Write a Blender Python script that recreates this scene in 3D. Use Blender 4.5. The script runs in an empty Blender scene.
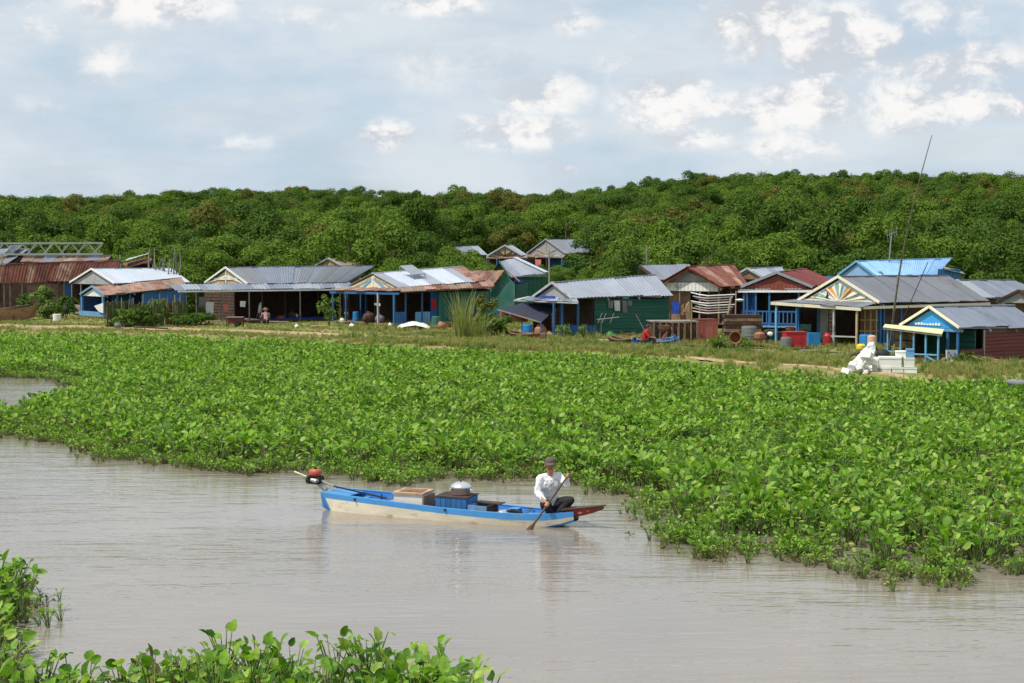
import bpy, math, random
import numpy as np
from mathutils import Vector, Matrix

random.seed(7)
RNG = np.random.default_rng(11)
R = math.radians
SC = bpy.context.scene
COL = SC.collection

# ------------------------------------------------------------------ camera
FPX, HOR, CAMZ = 1500.0, 258.0, 4.4
PITCH = math.atan((341.5 - HOR) / FPX)
cam_d = bpy.data.cameras.new("camera")
cam_d.sensor_width = 36.0
cam_d.lens = 36.0 * FPX / 1024.0
cam_d.clip_start, cam_d.clip_end = 0.5, 20000.0
cam = bpy.data.objects.new("camera", cam_d)
cam.location = (0, 0, CAMZ)
cam.rotation_euler = (math.pi / 2 - PITCH, 0, 0)
COL.objects.link(cam)
SC.camera = cam
SC.view_settings.view_transform = 'Standard'
SC.view_settings.look = 'None'
SC.view_settings.gamma = 1.0
SC.view_settings.exposure = 0.0

# ------------------------------------------------------------------ sun + sky
SUN_AZ, SUN_EL = math.atan2(-0.80, -0.40), R(60)      # towards the sun: behind the camera, to the left
sd = Vector((math.sin(SUN_AZ) * math.cos(SUN_EL), math.cos(SUN_AZ) * math.cos(SUN_EL), math.sin(SUN_EL)))
sun_d = bpy.data.lights.new("sun", 'SUN')
sun_d.energy, sun_d.angle, sun_d.color = 4.4, R(0.55), (1.0, 0.95, 0.86)
sun = bpy.data.objects.new("sun", sun_d)
sun.rotation_euler = sd.to_track_quat('Z', 'Y').to_euler()
sun.location = (-40, -40, 60)
COL.objects.link(sun)


def ray(px, py):
    x, y = (px - 512) / FPX, (341.5 - py) / FPX
    cp, sp = math.cos(PITCH), math.sin(PITCH)
    return Vector((x, cp + y * sp, -sp + y * cp))


def P(px, py, z=0.0):
    """where the line of sight through a picture point meets height z"""
    d = ray(px, py)
    t = (z - CAMZ) / d.z
    return Vector((0, 0, CAMZ)) + d * t


def PD(px, py, D):
    """point on that line of sight at distance D along y"""
    d = ray(px, py)
    return Vector((0, 0, CAMZ)) + d * (D / d.y)


def build_world():
    w = bpy.data.worlds.new("World")
    SC.world = w
    w.use_nodes = True
    nt = w.node_tree
    N, L = nt.nodes, nt.links
    for n in list(N):
        N.remove(n)
    out = N.new('ShaderNodeOutputWorld')
    sky = N.new('ShaderNodeTexSky')
    sky.sky_type = 'NISHITA'
    sky.sun_disc = False
    sky.sun_elevation = SUN_EL
    sky.sun_rotation = SUN_AZ
    sky.altitude = 0
    sky.air_density, sky.dust_density, sky.ozone_density = 1.0, 1.2, 1.5
    b1 = N.new('ShaderNodeBackground')
    b1.inputs[1].default_value = 0.095
    L.new(sky.outputs[0], b1.inputs[0])
    tc = N.new('ShaderNodeTexCoord')
    nrm = N.new('ShaderNodeVectorMath'); nrm.operation = 'NORMALIZE'
    L.new(tc.outputs['Generated'], nrm.inputs[0])
    DIR = nrm.outputs[0]

    def math_(op, a, b=None, clamp=False):
        n = N.new('ShaderNodeMath'); n.operation = op; n.use_clamp = clamp
        for i, v in enumerate((a, b)):
            if v is None: continue
            if isinstance(v, (int, float)): n.inputs[i].default_value = v
            else: L.new(v, n.inputs[i])
        return n.outputs[0]

    def noise(scale, detail, rough, stretch=(1, 1, 1), off=(0, 0, 0), dist=0.0):
        m = N.new('ShaderNodeMapping'); m.inputs['Scale'].default_value = stretch
        m.inputs['Location'].default_value = off
        L.new(DIR, m.inputs[0])
        n = N.new('ShaderNodeTexNoise')
        n.inputs['Scale'].default_value = scale; n.inputs['Detail'].default_value = detail
        n.inputs['Roughness'].default_value = rough; n.inputs['Distortion'].default_value = dist
        L.new(m.outputs[0], n.inputs[0])
        return n.outputs[0]

    def mr(v, a, b, c=0.0, d=1.0):
        n = N.new('ShaderNodeMapRange'); n.interpolation_type = 'SMOOTHSTEP'
        for i, x in enumerate((v, a, b, c, d)):
            if isinstance(x, (int, float)): n.inputs[i].default_value = x
            else: L.new(x, n.inputs[i])
        return n.outputs[0]

    puff = noise(30, 10, 0.64, (1, 1, 1.5), (3.1, 1.7, 0.4), 0.25)
    broad = noise(7, 5, 0.55, (1, 1, 2.6), (0.3, 5.2, 1.0))
    streak = noise(9, 4, 0.5, (1, 1, 6.0), (7.3, 0.2, 2.0))
    # cumulus clumps: direction, half-size (in picture pixels as an angle), density
    clumps = [(150, 4, 62, 17, .95), (108, 64, 34, 18, .45), (28, 22, 34, 22, .40), (385, 135, 30, 12, .85),
              (238, 142, 44, 9, .42), (512, 131, 56, 15, .85), (545, 93, 36, 18, .92), (430, 4, 46, 10, .75),
              (757, 22, 48, 32, 1.0), (842, 44, 58, 30, 1.0), (664, 98, 40, 27, .95), (716, 105, 32, 15, .75),
              (800, 106, 52, 28, .80), (898, 108, 52, 22, .80), (956, 102, 34, 19, .85), (790, 147, 44, 14, .62),
              (972, 66, 52, 18, .7), (1020, 100, 30, 18, .7), (440, 62, 80, 34, .32), (572, 22, 26, 14, .5),
              (690, 138, 50, 10, .6), (560, 170, 22, 7, .6), (640, 60, 90, 30, .35), (300, 20, 60, 14, .35),
              (880, 20, 120, 26, .5), (900, 60, 150, 60, .30), (700, 60, 110, 50, .26), (60, 105, 50, 10, .35), (880, 75, 60, 14, .5)]
    tot = None
    for (cx, cy, sx, sy, dens) in clumps:
        d0 = ray(cx, cy).normalized()
        sub = N.new('ShaderNodeVectorMath'); sub.operation = 'SUBTRACT'
        L.new(DIR, sub.inputs[0]); sub.inputs[1].default_value = d0
        mul = N.new('ShaderNodeVectorMath'); mul.operation = 'MULTIPLY'
        L.new(sub.outputs[0], mul.inputs[0])
        mul.inputs[1].default_value = (FPX / sx / 1.25, FPX / sx / 1.25, FPX / sy / 1.3)
        ln = N.new('ShaderNodeVectorMath'); ln.operation = 'LENGTH'
        L.new(mul.outputs[0], ln.inputs[0])
        v = mr(ln.outputs['Value'], 1.75, 0.0, 0.0, dens)
        tot = v if tot is None else math_('MAXIMUM', tot, v)
    # the same kind of clumps go on round the rest of the sky
    cover = mr(noise(5.5, 3, 0.5, (1, 1, 1.8), (1.2, 8.1, 3.3)), 0.53, 0.68, 0.0, 0.75)
    away = mr(math_('ABSOLUTE', math_('SUBTRACT', 0.0, 0.0)), 0, 1)
    sep = N.new('ShaderNodeSeparateXYZ'); L.new(DIR, sep.inputs[0])
    outside = math_('MAXIMUM', mr(sep.outputs['Y'], 0.93, 0.86, 0, 1), mr(sep.outputs['Z'], 0.165, 0.21, 0, 1))
    tot = math_('MAXIMUM', tot, math_('MULTIPLY', cover, outside))
    # puffs: noise pushed up where a clump is
    dens = mr(math_('ADD', puff, math_('MULTIPLY', tot, 0.46)), 0.53, 0.92)
    dens = math_('MULTIPLY', dens, mr(tot, 0.02, 0.5))
    # thin veil over everything
    veil = mr(broad, 0.28, 0.62, 0.86, 0.98)
    veil = math_('MULTIPLY', veil, mr(streak, 0.30, 0.55, 0.86, 1.0))
    vc = N.new('ShaderNodeMix'); vc.data_type = 'RGBA'
    vc.inputs['A'].default_value = (0.575, 0.70, 0.82, 1); vc.inputs['B'].default_value = (0.72, 0.79, 0.85, 1)
    L.new(mr(broad, 0.35, 0.65), vc.inputs['Factor'])
    # cloud shading: lower sides a little greyer
    sh = noise(30, 10, 0.64, (1, 1, 1.5), (3.1 - 0.05, 1.7, 0.4 - 0.16), 0.25)
    cc = N.new('ShaderNodeMix'); cc.data_type = 'RGBA'
    cc.inputs['A'].default_value = (0.64, 0.675, 0.735, 1); cc.inputs['B'].default_value = (0.98, 0.965, 0.95, 1)
    L.new(mr(math_('SUBTRACT', puff, sh), -0.10, 0.12), cc.inputs['Factor'])
    bv = N.new('ShaderNodeBackground'); L.new(vc.outputs['Result'], bv.inputs[0]); bv.inputs[1].default_value = 0.98
    bc = N.new('ShaderNodeBackground'); L.new(cc.outputs['Result'], bc.inputs[0]); bc.inputs[1].default_value = 0.98
    m1 = N.new('ShaderNodeMixShader'); L.new(veil, m1.inputs[0]); L.new(b1.outputs[0], m1.inputs[1]); L.new(bv.outputs[0], m1.inputs[2])
    m2 = N.new('ShaderNodeMixShader'); L.new(dens, m2.inputs[0]); L.new(m1.outputs[0], m2.inputs[1]); L.new(bc.outputs[0], m2.inputs[2])
    L.new(m2.outputs[0], out.inputs[0])


build_world()


# ------------------------------------------------------------------ helpers
class MB:
    """collects shapes into one mesh"""
    def __init__(s):
        s.v, s.f, s.m = [], [], []

    def add(s, vs, fs, mi=0):
        o = len(s.v)
        s.v += [tuple(p) for p in vs]
        s.f += [tuple(i + o for i in f) for f in fs]
        s.m += [mi] * len(fs)
        return s

    def hexa(s, b, t, mi=0):
        """b, t: four bottom and four top points, both counter-clockwise from above"""
        return s.add(list(b) + list(t), [(3, 2, 1, 0), (4, 5, 6, 7), (0, 1, 5, 4), (1, 2, 6, 5), (2, 3, 7, 6), (3, 0, 4, 7)], mi)

    def box(s, x0, x1, y0, y1, z0, z1, mi=0):
        return s.hexa([(x0, y0, z0), (x1, y0, z0), (x1, y1, z0), (x0, y1, z0)], [(x0, y0, z1), (x1, y0, z1), (x1, y1, z1), (x0, y1, z1)], mi)

    def bar(s, p, q, w, h=None, up=(0, 0, 1), mi=0):
        p, q = Vector(p), Vector(q)
        h = w if h is None else h
        d = (q - p).normalized()
        u = Vector(up)
        if abs(d.dot(u)) > 0.97: u = Vector((0, 1, 0))
        a = d.cross(u).normalized() * (w / 2)
        b = a.cross(d).normalized() * (h / 2)
        return s.hexa([p - a - b, p + a - b, q + a - b, q - a - b], [p - a + b, p + a + b, q + a + b, q - a + b], mi)

    def tube(s, pts, rad, n=8, mi=0, cap=True):
        pts = [Vector(p) for p in pts]
        if isinstance(rad, (int, float)): rad = [rad] * len(pts)
        vs, fs = [], []
        ref = None
        for i, p in enumerate(pts):
            d = (pts[min(i + 1, len(pts) - 1)] - pts[max(i - 1, 0)]).normalized()
            if ref is None:
                ref = d.orthogonal().normalized()
            a = (ref - d * ref.dot(d)).normalized(); ref = a
            b = d.cross(a)
            for k in range(n):
                t = 2 * math.pi * k / n
                vs.append(p + (a * math.cos(t) + b * math.sin(t)) * rad[i])
        for i in range(len(pts) - 1):
            for k in range(n):
                fs.append((i * n + k, i * n + (k + 1) % n, (i + 1) * n + (k + 1) % n, (i + 1) * n + k))
        if cap:
            fs.append(tuple(range(n - 1, -1, -1)))
            fs.append(tuple((len(pts) - 1) * n + k for k in range(n)))
        return s.add(vs, fs, mi)

    def lathe(s, prof, n=14, c=(0, 0, 0), mi=0, sy=1.0):
        vs, fs = [], []
        for (r, z) in prof:
            for k in range(n):
                t = 2 * math.pi * k / n
                vs.append((c[0] + r * math.cos(t), c[1] + r * math.sin(t) * sy, c[2] + z))
        for i in range(len(prof) - 1):
            for k in range(n):
                fs.append((i * n + k, i * n + (k + 1) % n, (i + 1) * n + (k + 1) % n, (i + 1) * n + k))
        fs.append(tuple(range(n - 1, -1, -1)))
        fs.append(tuple((len(prof) - 1) * n + k for k in range(n)))
        return s.add(vs, fs, mi)

    def prism(s, pts, off, mi=0):
        pts = [Vector(p) for p in pts]; off = Vector(off); n = len(pts)
        nrm = (pts[1] - pts[0]).cross(pts[2] - pts[0])
        if nrm.dot(off) > 0: pts.reverse()
        fs = [tuple(range(n)), tuple(range(2 * n - 1, n - 1, -1))]
        fs += [(i + n, (i + 1) % n + n, (i + 1) % n, i) for i in range(n)]
        return s.add(pts + [p + off for p in pts], fs, mi)

    def ball(s, c, r, n=10, m=7, mi=0, sc=(1, 1, 1), jit=0.0, rnd=random):
        vs, fs = [], []
        for i in range(m + 1):
            ph = math.pi * i / m
            for k in range(n):
                t = 2 * math.pi * k / n
                j = 1 + (rnd.uniform(-jit, jit) if jit else 0)
                vs.append((c[0] + r * sc[0] * j * math.sin(ph) * math.cos(t), c[1] + r * sc[1] * j * math.sin(ph) * math.sin(t), c[2] - r * sc[2] * j * math.cos(ph)))
        for i in range(m):
            for k in range(n):
                fs.append((i * n + k, i * n + (k + 1) % n, (i + 1) * n + (k + 1) % n, (i + 1) * n + k))
        return s.add(vs, fs, mi)

    def capsule(s, p, q, r0, r1, n=12):
        p, q = Vector(p), Vector(q)
        d = (q - p).normalized()
        pts, rad = [], []
        for k in range(4):
            a = math.pi / 2 * k / 3.0
            pts.append(p - d * r0 * math.cos(a) * 0.999); rad.append(max(r0 * math.sin(a), r0 * 0.05))
        for k in range(4):
            a = math.pi / 2 * k / 3.0
            pts.append(q + d * r1 * math.sin(a) * 0.999); rad.append(max(r1 * math.cos(a), r1 * 0.05))
        return s.tube(pts, rad, n)

    def mesh(s, name, mats, smooth=False):
        me = bpy.data.meshes.new(name)
        me.from_pydata(s.v, [], s.f)
        for m in (mats if isinstance(mats, (list, tuple)) else [mats]):
            me.materials.append(m)
        me.polygons.foreach_set('material_index', s.m)
        if smooth:
            me.polygons.foreach_set('use_smooth', [True] * len(s.f))
        me.update()
        return me

    def build(s, name, mats, parent=None, smooth=False, stuff=False, loc=None):
        o = bpy.data.objects.new(name, s.mesh(name, mats, smooth))
        COL.objects.link(o)
        if parent: o.parent = parent
        if loc is not None: o.location = loc
        if stuff: o['kind'] = 'stuff'
        return o


def tag(o, label=None, cat=None, group=None, kind=None):
    if label: o['label'] = label
    if cat: o['category'] = cat
    if group: o['group'] = group
    if kind: o['kind'] = kind
    return o


def thing(name, label, cat, loc=(0, 0, 0), rz=0.0, group=None):
    o = bpy.data.objects.new(name, None)
    o.empty_display_size = 0.3
    COL.objects.link(o)
    o.location = loc
    o.rotation_euler = (0, 0, rz)
    return tag(o, label, cat, group)


def copy_obj(o, parent=None):
    c = o.copy()
    COL.objects.link(c)
    c.parent = parent
    for ch in list(o.children):
        copy_obj(ch, c)
    return c


def C(r, g, b):
    f = lambda u: (u / 255 / 12.92) if u / 255 <= 0.04045 else ((u / 255 + 0.055) / 1.055) ** 2.4
    return (f(r), f(g), f(b))


_M = {}


def mat(name, col, rough=0.7, metal=0.0, var=0.22, scale=2.5, wear=None, wamt=0.35, wscale=1.6, stretch=(1, 1, 1), rnd=0.12, bump=0.15, spec=0.4):
    """painted or bare surface with mottling, worn or stained patches and a little relief"""
    if name in _M: return _M[name]
    m = bpy.data.materials.new(name); m.use_nodes = True
    N, L = m.node_tree.nodes, m.node_tree.links
    b = N['Principled BSDF']
    b.inputs['Roughness'].default_value = rough
    b.inputs['Metallic'].default_value = metal
    b.inputs['Specular IOR Level'].default_value = spec
    tc = N.new('ShaderNodeTexCoord')
    oi = N.new('ShaderNodeObjectInfo')
    ad = N.new('ShaderNodeVectorMath'); ad.operation = 'MULTIPLY_ADD'
    mp = N.new('ShaderNodeMapping'); mp.inputs['Scale'].default_value = stretch
    L.new(tc.outputs['Object'], mp.inputs[0])
    cmb = N.new('ShaderNodeCombineXYZ')
    for i in range(3): L.new(oi.outputs['Random'], cmb.inputs[i])
    L.new(cmb.outputs[0], ad.inputs[0]); ad.inputs[1].default_value = (37, 19, 53); L.new(mp.outputs[0], ad.inputs[2])
    n1 = N.new('ShaderNodeTexNoise'); n1.inputs['Scale'].default_value = scale; n1.inputs['Detail'].default_value = 6; n1.inputs['Roughness'].default_value = 0.62
    L.new(ad.outputs[0], n1.inputs[0])
    r1 = N.new('ShaderNodeMapRange'); r1.inputs[1].default_value = 0.25; r1.inputs[2].default_value = 0.75
    r1.inputs[3].default_value = 1 - var; r1.inputs[4].default_value = 1 + var
    L.new(n1.outputs[0], r1.inputs[0])
    r2 = N.new('ShaderNodeMapRange'); r2.inputs[3].default_value = 1 - rnd; r2.inputs[4].default_value = 1 + rnd
    L.new(oi.outputs['Random'], r2.inputs[0])
    mu = N.new('ShaderNodeMath'); mu.operation = 'MULTIPLY'; L.new(r1.outputs[0], mu.inputs[0]); L.new(r2.outputs[0], mu.inputs[1])
    vm = N.new('ShaderNodeVectorMath'); vm.operation = 'SCALE'; vm.inputs[0].default_value = col; L.new(mu.outputs[0], vm.inputs['Scale'])
    cur = vm.outputs[0]
    if wear:
        n2 = N.new('ShaderNodeTexNoise'); n2.inputs['Scale'].default_value = wscale; n2.inputs['Detail'].default_value = 8; n2.inputs['Roughness'].default_value = 0.7
        ad2 = N.new('ShaderNodeVectorMath'); ad2.operation = 'ADD'; ad2.inputs[1].default_value = (4.2, 9.1, 1.3); L.new(ad.outputs[0], ad2.inputs[0]); L.new(ad2.outputs[0], n2.inputs[0])
        rr = N.new('ShaderNodeMapRange'); rr.inputs[1].default_value = 0.66 - wamt * 0.35; rr.inputs[2].default_value = 0.72 - wamt * 0.2; rr.inputs[4].default_value = 0.9
        L.new(n2.outputs[0], rr.inputs[0])
        mx = N.new('ShaderNodeMix'); mx.data_type = 'RGBA'; mx.inputs['B'].default_value = (*wear, 1)
        L.new(rr.outputs[0], mx.inputs['Factor']); L.new(cur, mx.inputs['A'])
        cur = mx.outputs['Result']
    L.new(cur, b.inputs['Base Color'])
    if bump:
        bp = N.new('ShaderNodeBump'); bp.inputs['Strength'].default_value = bump; bp.inputs['Distance'].default_value = 0.02
        L.new(n1.outputs[0], bp.inputs['Height']); L.new(bp.outputs[0], b.inputs['Normal'])
    _M[name] = m
    return m


def leaf_mat(name, cols, rough=0.45, trans=0.3, spec=0.4, nscale=0.0, tr_gain=1.6):
    """leaf: colour drawn per plant from cols, light passing through"""
    if name in _M: return _M[name]
    m = bpy.data.materials.new(name); m.use_nodes = True
    N, L = m.node_tree.nodes, m.node_tree.links
    b = N['Principled BSDF']; out = N['Material Output']
    b.inputs['Roughness'].default_value = rough; b.inputs['Specular IOR Level'].default_value = spec
    oi = N.new('ShaderNodeObjectInfo')
    geo = N.new('ShaderNodeNewGeometry')
    a = N.new('ShaderNodeMath'); a.operation = 'ADD'; L.new(oi.outputs['Random'], a.inputs[0])
    k = N.new('ShaderNodeMath'); k.operation = 'MULTIPLY'; L.new(geo.outputs['Random Per Island'], k.inputs[0]); k.inputs[1].default_value = 0.9
    L.new(k.outputs[0], a.inputs[1])
    h = N.new('ShaderNodeMath'); h.operation = 'FRACT'; L.new(a.outputs[0], h.inputs[0])
    fac = h.outputs[0]
    cr = N.new('ShaderNodeValToRGB')
    while len(cr.color_ramp.elements) < len(cols): cr.color_ramp.elements.new(0.5)
    for i, c in enumerate(cols):
        cr.color_ramp.elements[i].position = i / (len(cols) - 1); cr.color_ramp.elements[i].color = (*c, 1)
    L.new(fac, cr.inputs[0])
    # mottling: blotches and yellowed spots inside each leaf
    tco = N.new('ShaderNodeTexCoord'); nz = N.new('ShaderNodeTexNoise'); nz.inputs['Scale'].default_value = 17; nz.inputs['Detail'].default_value = 4
    L.new(tco.outputs['Object'], nz.inputs[0])
    rg = N.new('ShaderNodeMapRange'); rg.inputs[1].default_value = .3; rg.inputs[2].default_value = .7; rg.inputs[3].default_value = .66; rg.inputs[4].default_value = 1.32
    L.new(nz.outputs[0], rg.inputs[0])
    sc_ = N.new('ShaderNodeVectorMath'); sc_.operation = 'SCALE'; L.new(cr.outputs[0], sc_.inputs[0]); L.new(rg.outputs[0], sc_.inputs['Scale'])
    L.new(sc_.outputs[0], b.inputs['Base Color'])
    t = N.new('ShaderNodeBsdfTranslucent')
    g = N.new('ShaderNodeVectorMath'); g.operation = 'MULTIPLY'; L.new(sc_.outputs[0], g.inputs[0]); g.inputs[1].default_value = (tr_gain * 1.05, tr_gain * 1.1, tr_gain * 0.5)
    L.new(g.outputs[0], t.inputs[0])
    mx = N.new('ShaderNodeMixShader'); mx.inputs[0].default_value = trans
    L.new(b.outputs[0], mx.inputs[1]); L.new(t.outputs[0], mx.inputs[2]); L.new(mx.outputs[0], out.inputs[0])
    _M[name] = m
    return m


def scatter(name, pts, scl, rotz, idx, meshes, tilt=None):
    """ONE object: many small plants placed at points"""
    me = bpy.data.meshes.new(name)
    n = len(pts)
    me.vertices.add(n)
    me.vertices.foreach_set('co', np.asarray(pts, dtype=np.float32).ravel())
    rot = np.zeros((n, 3), dtype=np.float32); rot[:, 2] = rotz
    if tilt is not None: rot[:, :2] = tilt
    for nm, ty, da in (('rot', 'FLOAT_VECTOR', rot), ('scl', 'FLOAT', np.asarray(scl, dtype=np.float32)), ('idx', 'INT', np.asarray(idx, dtype=np.int32))):
        at = me.attributes.new(nm, ty, 'POINT')
        at.data.foreach_set('vector' if ty == 'FLOAT_VECTOR' else 'value', da.ravel())
    me.update()
    o = bpy.data.objects.new(name, me); COL.objects.link(o)
    src = bpy.data.collections.new(name + "_source")
    for i, sm in enumerate(meshes):
        src.objects.link(bpy.data.objects.new(f"{name}_kind_{i:02d}", sm))
    ng = bpy.data.node_groups.new(name + "_scatter", 'GeometryNodeTree')
    ng.interface.new_socket('Geometry', in_out='INPUT', socket_type='NodeSocketGeometry')
    ng.interface.new_socket('Geometry', in_out='OUTPUT', socket_type='NodeSocketGeometry')
    N, L = ng.nodes, ng.links
    gi, go = N.new('NodeGroupInput'), N.new('NodeGroupOutput')
    ci = N.new('GeometryNodeCollectionInfo'); ci.inputs['Collection'].default_value = src
    ci.inputs['Separate Children'].default_value = True; ci.inputs['Reset Children'].default_value = True
    ip = N.new('GeometryNodeInstanceOnPoints'); ip.inputs['Pick Instance'].default_value = True

    def attr(nm, ty):
        a = N.new('GeometryNodeInputNamedAttribute'); a.data_type = ty; a.inputs['Name'].default_value = nm
        return a.outputs['Attribute']
    L.new(gi.outputs[0], ip.inputs['Points']); L.new(ci.outputs[0], ip.inputs['Instance'])
    L.new(attr('idx', 'INT'), ip.inputs['Instance Index'])
    L.new(attr('rot', 'FLOAT_VECTOR'), ip.inputs['Rotation']); L.new(attr('scl', 'FLOAT'), ip.inputs['Scale'])
    L.new(ip.outputs[0], go.inputs[0])
    md = o.modifiers.new('scatter', 'NODES'); md.node_group = ng
    o['kind'] = 'stuff'
    return o


# ------------------------------------------------------------------ ground and water
SHORE_PX = [(-400, 322), (-150, 330), (0, 338), (200, 343), (330, 350), (480, 358), (600, 364), (690, 370), (760, 379), (880, 388), (1024, 393), (1300, 405)]
_S = [P(x, y, 0.0) for x, y in SHORE_PX]
SHX, SHY = np.array([p.x for p in _S]), np.array([p.y for p in _S])


def smooth(a, b, v):
    t = np.clip((v - a) / (b - a), 0, 1)
    return t * t * (3 - 2 * t)


def wob(X, Y, s, seed=0.0):
    return (np.sin(X * s + seed) * np.cos(Y * s * 1.3 + seed * 2) + 0.6 * np.sin(X * s * 2.3 + Y * s * 1.7 + seed * 3) + 0.35 * np.sin(X * s * 5.1 - Y * s * 4.3 + seed)) / 1.95


def shore(X):
    return np.interp(X, SHX, SHY)


def ground_z(X, Y):
    X, Y = np.asarray(X, float), np.asarray(Y, float)
    d = Y - shore(X)
    z = -0.9 + 0.55 * smooth(-14, -2, d) + 0.72 * smooth(-2.0, 1.8, d) + 0.05 * wob(X, Y, 0.7) * smooth(0, 2, d)
    hill = 10.1 * smooth(96, 290, Y) + 1.3 * np.exp(-((X + 46) / 20) ** 2) * smooth(150, 250, Y) + 3.3 * smooth(-2, 42, X) * smooth(100, 230, Y) + 1.1 * wob(X, Y, 0.03, 1.0) * smooth(130, 220, Y)
    hill = hill * (1 - 0.7 * smooth(320, 900, Y))
    return z + hill


def axis(*segs):
    out = []
    for a, b, st in segs:
        out += list(np.arange(a, b, st))
    return np.array(out + [segs[-1][1]])


gx = axis((-3000, -300, 300), (-300, -60, 20), (-60, 60, 0.8), (60, 300, 20), (300, 3000, 300))
gy = axis((-600, 20, 60), (20, 110, 0.8), (110, 320, 5), (320, 1000, 60), (1000, 5000, 500))
GX, GY = np.meshgrid(gx, gy)
GZ = ground_z(GX, GY)
nx, ny = len(gx), len(gy)
gv = np.stack([GX, GY, GZ], -1).reshape(-1, 3)
ii = (np.arange(ny - 1)[:, None] * nx + np.arange(nx - 1)[None, :]).ravel()
gf = np.stack([ii, ii + 1, ii + nx + 1, ii + nx], -1)


def ground_mat(name, dirt, grass, lo, hi, sc):
    m = bpy.data.materials.new(name); m.use_nodes = True
    N, L = m.node_tree.nodes, m.node_tree.links
    b = N['Principled BSDF']; b.inputs['Roughness'].default_value = 0.95; b.inputs['Specular IOR Level'].default_value = 0.15
    tc = N.new('ShaderNodeTexCoord')
    n = N.new('ShaderNodeTexNoise'); n.inputs['Scale'].default_value = sc; n.inputs['Detail'].default_value = 8; n.inputs['Roughness'].default_value = 0.65
    L.new(tc.outputs['Object'], n.inputs[0])
    mr = N.new('ShaderNodeMapRange'); mr.inputs[1].default_value = lo; mr.inputs[2].default_value = hi; L.new(n.outputs[0], mr.inputs[0])
    mx = N.new('ShaderNodeMix'); mx.data_type = 'RGBA'; mx.inputs['A'].default_value = (*dirt, 1); mx.inputs['B'].default_value = (*grass, 1)
    L.new(mr.outputs[0], mx.inputs['Factor'])
    n2 = N.new('ShaderNodeTexNoise'); n2.inputs['Scale'].default_value = 4; n2.inputs['Detail'].default_value = 8
    L.new(tc.outputs['Object'], n2.inputs[0])
    r2 = N.new('ShaderNodeMapRange'); r2.inputs[1].default_value = .3; r2.inputs[2].default_value = .7; r2.inputs[3].default_value = 0.7; r2.inputs[4].default_value = 1.25; L.new(n2.outputs[0], r2.inputs[0])
    v = N.new('ShaderNodeVectorMath'); v.operation = 'SCALE'; L.new(mx.outputs['Result'], v.inputs[0]); L.new(r2.outputs[0], v.inputs['Scale'])
    L.new(v.outputs[0], b.inputs['Base Color'])
    bp = N.new('ShaderNodeBump'); bp.inputs['Strength'].default_value = 0.5; bp.inputs['Distance'].default_value = 0.05
    L.new(n2.outputs[0], bp.inputs['Height']); L.new(bp.outputs[0], b.inputs['Normal'])
    return m


M_ground = ground_mat('bank earth', (0.31, 0.23, 0.125), (0.17, 0.19, 0.05), 0.36, 0.52, 0.5)
M_path = ground_mat('trodden earth', (0.40, 0.285, 0.17), (0.30, 0.22, 0.11), 0.45, 0.65, 1.2)
me = bpy.data.meshes.new('ground')
me.from_pydata(gv.tolist(), [], gf.tolist())
me.polygons.foreach_set('use_smooth', [True] * len(gf))
me.materials.append(M_ground)
ground = bpy.data.objects.new('ground', me); COL.objects.link(ground)
tag(ground, 'grassy earth bank and wooded rise behind the river', kind='structure')


PATHS = []


def path(name, pts_px, width, z=0.38):
    """ribbon of trodden earth that follows the ground"""
    W = [P(x, y, z) for x, y in pts_px]
    pts = []
    for a, b in zip(W[:-1], W[1:]):
        n = max(2, int((b - a).length / 0.6))
        pts += [a.lerp(b, k / n) for k in range(n)]
    pts.append(W[-1])
    PATHS.append((np.array([(p.x, p.y) for p in pts]), width * 0.5))
    mb = MB(); vs = []; K = 7
    for i, p in enumerate(pts):
        d = (pts[min(i + 1, len(pts) - 1)] - pts[max(i - 1, 0)]); d.z = 0; d.normalize()
        nrm = Vector((-d.y, d.x, 0))
        w = width * (0.8 + 0.35 * math.sin(i * 0.9) * math.cos(i * 0.37 + 1))
        for k in range(K):
            q = p + nrm * w * (k / (K - 1) - 0.5)
            e = 0.035 if 0 < k < K - 1 else -0.03
            vs.append((q.x, q.y, float(ground_z(q.x, q.y)) + e))
    fs = [(i * K + k, i * K + k + 1, (i + 1) * K + k + 1, (i + 1) * K + k) for i in range(len(pts) - 1) for k in range(K - 1)]
    mb.add(vs, fs)
    o = mb.build(name, M_path, smooth=True)
    return tag(o, kind='structure')


path('path', [(-60, 324), (60, 326.5), (150, 328.5), (240, 331), (330, 334), (400, 338)], 2.6)
path('path', [(560, 347), (640, 351), (720, 361), (800, 366), (880, 373), (960, 380), (1060, 386)], .40)


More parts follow.
